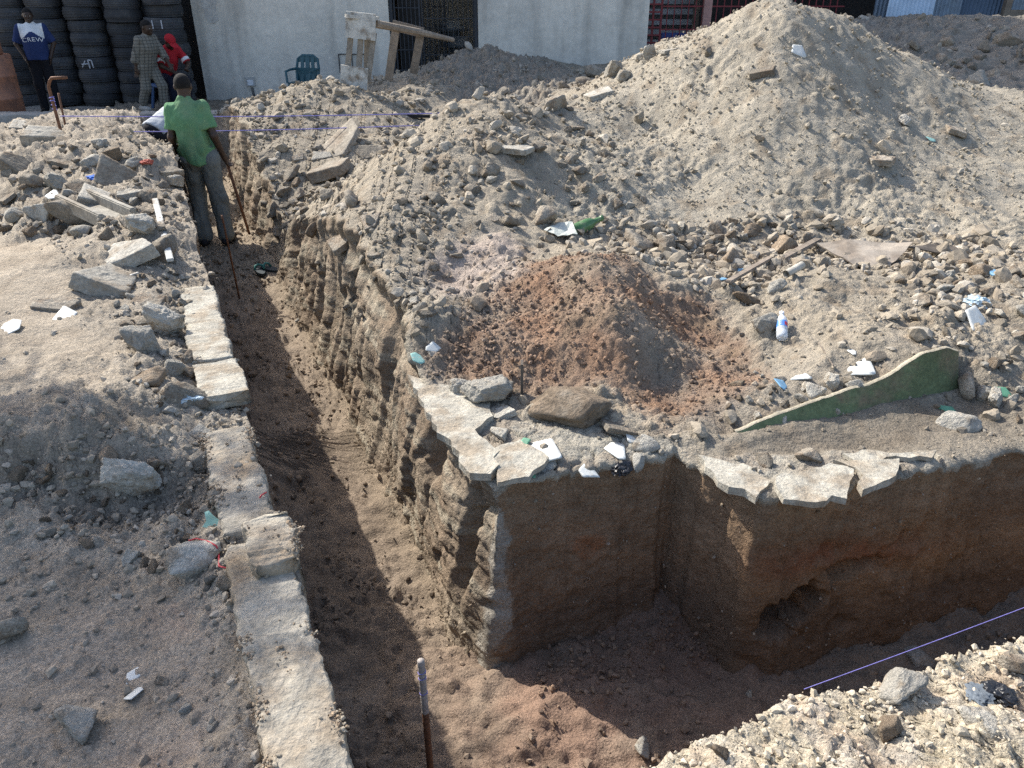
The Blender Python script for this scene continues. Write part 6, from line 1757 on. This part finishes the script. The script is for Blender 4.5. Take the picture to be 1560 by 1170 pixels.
M_GTROU = cloth("grey trousers", (.165, .18, .17), (.13, .14, .135), c2_scale=5)
gpos = (gf.x - .02, gf.y + .02, gf.z)
# he faces away: +Y
person("man in a green shirt and grey trousers standing in the trench with his back turned", gpos, math.radians(180 + 6), gman,
       [dict(kind='trousers', mat=M_GTROU, flare=1.12, len=.97, fold=.028), dict(kind='shirt', mat=M_GSHIRT, hem=.10, sleeve=.72, tilt=.28, grow=1.0, off=2, fold=.032), dict(kind='shoes', mat=cloth("dark shoes", (.03, .03, .035)))], h=.0078)
hx = Vector(gpos) + Matrix.Rotation(math.radians(186), 3, 'Z') @ Vector((-.235, -.115, .815))
be = hit(380, 357)[0]
bardir = (be - hx).normalized()
o = MB().tube([hx - bardir * .10, hx.lerp(be, .5), be + bardir * .02], [.017, .017, .015], 8).build("digging_bar", M_REBAR, None, True)
tag(o, "long rusty digging bar held in the right hand of the man in green", "digging bar")

# the worker bent over in front of him
wf = hit(286, 322, [trench_floor])
wz = drop(-4.2, 9.6, 1.0, [trench_floor])[0].z
bend = pose(pelvis=vv(0, .12, .86), chest=vv(0, -.22, .98), neck=vv(0, -.40, .92), head=vv(0, -.50, .84), hf=vv(0, -.55, -1), hu=vv(0, -1, .45),
            shL=vv(.17, -.35, .93), shR=vv(-.17, -.35, .93), elL=vv(.20, -.38, .64), elR=vv(-.2, -.38, .64), wrL=vv(.10, -.45, .42), wrR=vv(-.08, -.42, .46),
            hipL=vv(.09, .10, .82), hipR=vv(-.09, .10, .82), knL=vv(.13, .02, .44), knR=vv(-.13, .06, .44), curl=1.0)
person("worker in pale grey shirt bending down in the trench beyond the man in green", (-4.2, 9.6, wz), math.radians(158), bend,
       [dict(kind='trousers', mat=cloth("black trousers", (.02, .02, .024))), dict(kind='shirt', mat=cloth("pale grey shirt", (.42, .44, .46)), hem=.05, sleeve=.8), dict(kind='shoes', mat=cloth("black boots", (.015, .015, .015)))], h=.011)

# three people by the tyres
M_NAVY = cloth("navy jersey", (.028, .045, .125))
cx_ = at_y(62, 100, 14.35)
cg = drop(cx_.x, 14.35, 3.0, [left_bank, trench_end])[0].z
crew = pose(elL=vv(.29, .03, 1.15), elR=vv(-.29, .03, 1.15), wrL=vv(.20, -.06, .93), wrR=vv(-.20, -.06, .93), hdL=vv(-.25, -.05, -1), hdR=vv(.25, -.05, -1), hf=vv(.15, -1, -.12), curl=.3)
jersey = dict(kind='shirt', mat=M_NAVY, hem=.10, sleeve=.9, grow=1.06, fold=.012, off=5)
cp_root = person("man in a navy and white jersey, hands in pockets, in front of the tyres", (cx_.x, 14.35, cg), math.radians(22), crew,
       [dict(kind='trousers', mat=cloth("black jeans", (.016, .016, .02))), jersey, dict(kind='shoes', mat=cloth("black shoes", (.015, .015, .015)))], h=.010, scale=.97)
# white yoke: the upper faces of the jersey become a part of their own, plus arched lettering
jo = jersey['obj']; me = jo.data
nV = len(me.vertices); co = np.empty(nV * 3, np.float32); me.vertices.foreach_get("co", co); co = co.reshape(-1, 3)
nF = len(me.polygons); lv = np.empty(nF * 4, np.int32); me.loops.foreach_get("vertex_index", lv); lv = lv.reshape(-1, 4)
cen = co[lv].mean(1)
arch = 1.285 - .05 * np.minimum(1, (np.abs(cen[:, 0]) / .17)) ** 2 + .065 * np.exp(-(cen[:, 0] / .09) ** 2)
yoke = (cen[:, 2] > arch) & (np.abs(cen[:, 0]) < .185)
jo.data = sub_mesh("shirt", co, lv, ~yoke, None); jo.data.materials.append(M_NAVY)
yk = obj("yoke", sub_mesh("yoke", co, lv, yoke, None), cloth("white jersey cloth", (.68, .69, .70)), jo)
fc = bpy.data.curves.new("lettering", 'FONT'); fc.body = "CREW"; fc.size = .10; fc.align_x = 'CENTER'; fc.space_character = 1.08
fo = bpy.data.objects.new("lettering", fc); COL.objects.link(fo)
bpy.context.view_layer.update()
tm = bpy.data.meshes.new_from_object(fo.evaluated_get(bpy.context.evaluated_depsgraph_get()))
bpy.data.objects.remove(fo)
import bmesh
bm = bmesh.new(); bm.from_mesh(tm)
bmesh.ops.triangulate(bm, faces=bm.faces[:]); bmesh.ops.subdivide_edges(bm, edges=[e for e in bm.edges if e.calc_length() > .015], cuts=2)
front = co[(co[:, 1] < 0)]
for v in bm.verts:
    x, z = v.co.x * 1.12, v.co.y * .95 + 1.175 + .022 * (1 - (v.co.x / .15) ** 2)
    near_ = front[(np.abs(front[:, 0] - x) < .02) & (np.abs(front[:, 2] - z) < .02)]
    y = float(near_[:, 1].min()) if len(near_) else -.17
    v.co = (x, y - .004, z)
tm2 = bpy.data.meshes.new("lettering"); bm.to_mesh(tm2); bm.free()
obj("lettering", tm2, M_WHITE, jo)

bx2 = at_y(230, 120, 14.2); bg = drop(bx2.x, 14.2, 3.0, [left_bank, trench_end])[0].z
boy = pose(pelvis=vv(0, .04, .80), chest=vv(0, -.06, 1.06), neck=vv(0, -.10, 1.24), head=vv(0, -.15, 1.37), hf=vv(.2, -1, -.2), hu=vv(0, -.15, 1),
           shL=vv(.14, -.07, 1.20), shR=vv(-.14, -.07, 1.20), elL=vv(.20, -.17, .97), elR=vv(-.19, .02, .96), wrL=vv(.17, -.32, .80), wrR=vv(-.20, .06, .74),
           hipL=vv(.075, .04, .77), hipR=vv(-.075, .04, .77), knL=vv(.09, -.14, .45), knR=vv(-.09, .06, .42), anL=vv(.09, -.10, .08), anR=vv(-.09, .24, .12), toeL=vv(.10, -.24, .03), toeR=vv(-.10, .13, .03))
M_PLAID = material("checked cloth", (.20, .19, .165), .95, .1, 4, 120, .1, .1, 100)
nt = M_PLAID.node_tree; bsn = nt.nodes["Principled BSDF"]; src = bsn.inputs["Base Color"].links[0].from_socket
tcn = nt.nodes.new("ShaderNodeTexCoord")
mixs = src
for dir_ in ('Z', 'X'):
    wv = nt.nodes.new("ShaderNodeTexWave"); wv.bands_direction = dir_; wv.inputs["Scale"].default_value = 6; nt.links.new(tcn.outputs["Object"], wv.inputs["Vector"])
    mr = nt.nodes.new("ShaderNodeMapRange"); mr.inputs[1].default_value = .78; mr.inputs[2].default_value = .9; mr.inputs[3].default_value = 1; mr.inputs[4].default_value = .6; nt.links.new(wv.outputs["Fac"], mr.inputs[0])
    mx = nt.nodes.new("ShaderNodeMix"); mx.data_type = 'RGBA'; mx.blend_type = 'MULTIPLY'; mx.inputs[0].default_value = 1; nt.links.new(mixs, mx.inputs[6]); nt.links.new(mr.outputs[0], mx.inputs[7]); mixs = mx.outputs[2]
nt.links.new(mixs, bsn.inputs["Base Color"])
person("boy in a grey checked tunic and trousers stepping forward in front of the tyres", (bx2.x, 14.2, bg), math.radians(62), boy,
       [dict(kind='trousers', mat=M_PLAID, len=.80), dict(kind='shirt', mat=M_PLAID, hem=.62, sleeve=1.35, grow=.92, off=7, name='tunic'), dict(kind='shoes', mat=cloth("pale slippers", (.40, .38, .35)))], h=.010)

rx = at_y(258, 120, 14.75); rgz = drop(rx.x, 14.75, 3.0, [left_bank, trench_end])[0].z
rman = pose(pelvis=vv(0, .12, .56), chest=vv(0, -.10, .86), neck=vv(0, -.22, 1.04), head=vv(0, -.31, 1.13), hf=vv(.1, -1, -.75), hu=vv(0, -.7, 1),
            shL=vv(.18, -.17, 1.00), shR=vv(-.18, -.17, 1.00), elL=vv(.25, -.33, .76), elR=vv(-.25, -.33, .76), wrL=vv(.10, -.52, .70), wrR=vv(-.12, -.50, .66),
            hipL=vv(.09, .10, .54), hipR=vv(-.09, .10, .54), knL=vv(.14, -.36, .50), knR=vv(-.14, -.36, .50), anL=vv(.13, -.32, .085), anR=vv(-.13, -.32, .085), toeL=vv(.14, -.48, .03), toeR=vv(-.14, -.48, .03), curl=.9)
M_REDC = cloth("red cloth", (.42, .025, .035))
rroot = person("man in red shirt and red cap sitting bent forward on a blue stool", (rx.x - .02, 14.75, rgz), math.radians(50), rman,
       [dict(kind='trousers', mat=cloth("navy trousers", (.015, .018, .035))), dict(kind='shirt', mat=M_REDC, hem=.05, sleeve=.85, off=9), dict(kind='shoes', mat=cloth("dark trainers", (.03, .03, .03)))], h=.010, hair=None, cap=M_REDC)
mb = MB(); a = rman['shL'] + (rman['elL'] - rman['shL']) * .62; c = rman['shL'] + (rman['elL'] - rman['shL']) * .80
mb.tube([a, c], .078, 16); mb.build("sleeve_band", M_WHITE, rroot, True)
mb = MB(); a = rman['shR'] + (rman['elR'] - rman['shR']) * .62; c = rman['shR'] + (rman['elR'] - rman['shR']) * .80
mb.tube([a, c], .078, 16); mb.build("sleeve_band", M_WHITE, rroot, True)
M_BLUE2 = material("blue stool plastic", (.04, .10, .24), .5, .1, 6, 40, .05, .05, 40, spec=.5)
stl = empty("plastic_stool", (rx.x - .12, 14.85, rgz), math.radians(50), "blue plastic stool under the man in red", "stool")
mb = MB(); mb.box((0, .02, .40), (.42, .40, .05)); mb.build("seat", M_BLUE2, stl, bevel=.012)
for sx in (-1, 1):
    for sy in (-1, 1):
        mb = MB(); mb.bar((sx * .16, sy * .15 + .02, .38), (sx * .22, sy * .21 + .02, 0), .06, .04); mb.build("leg", M_BLUE2, stl)
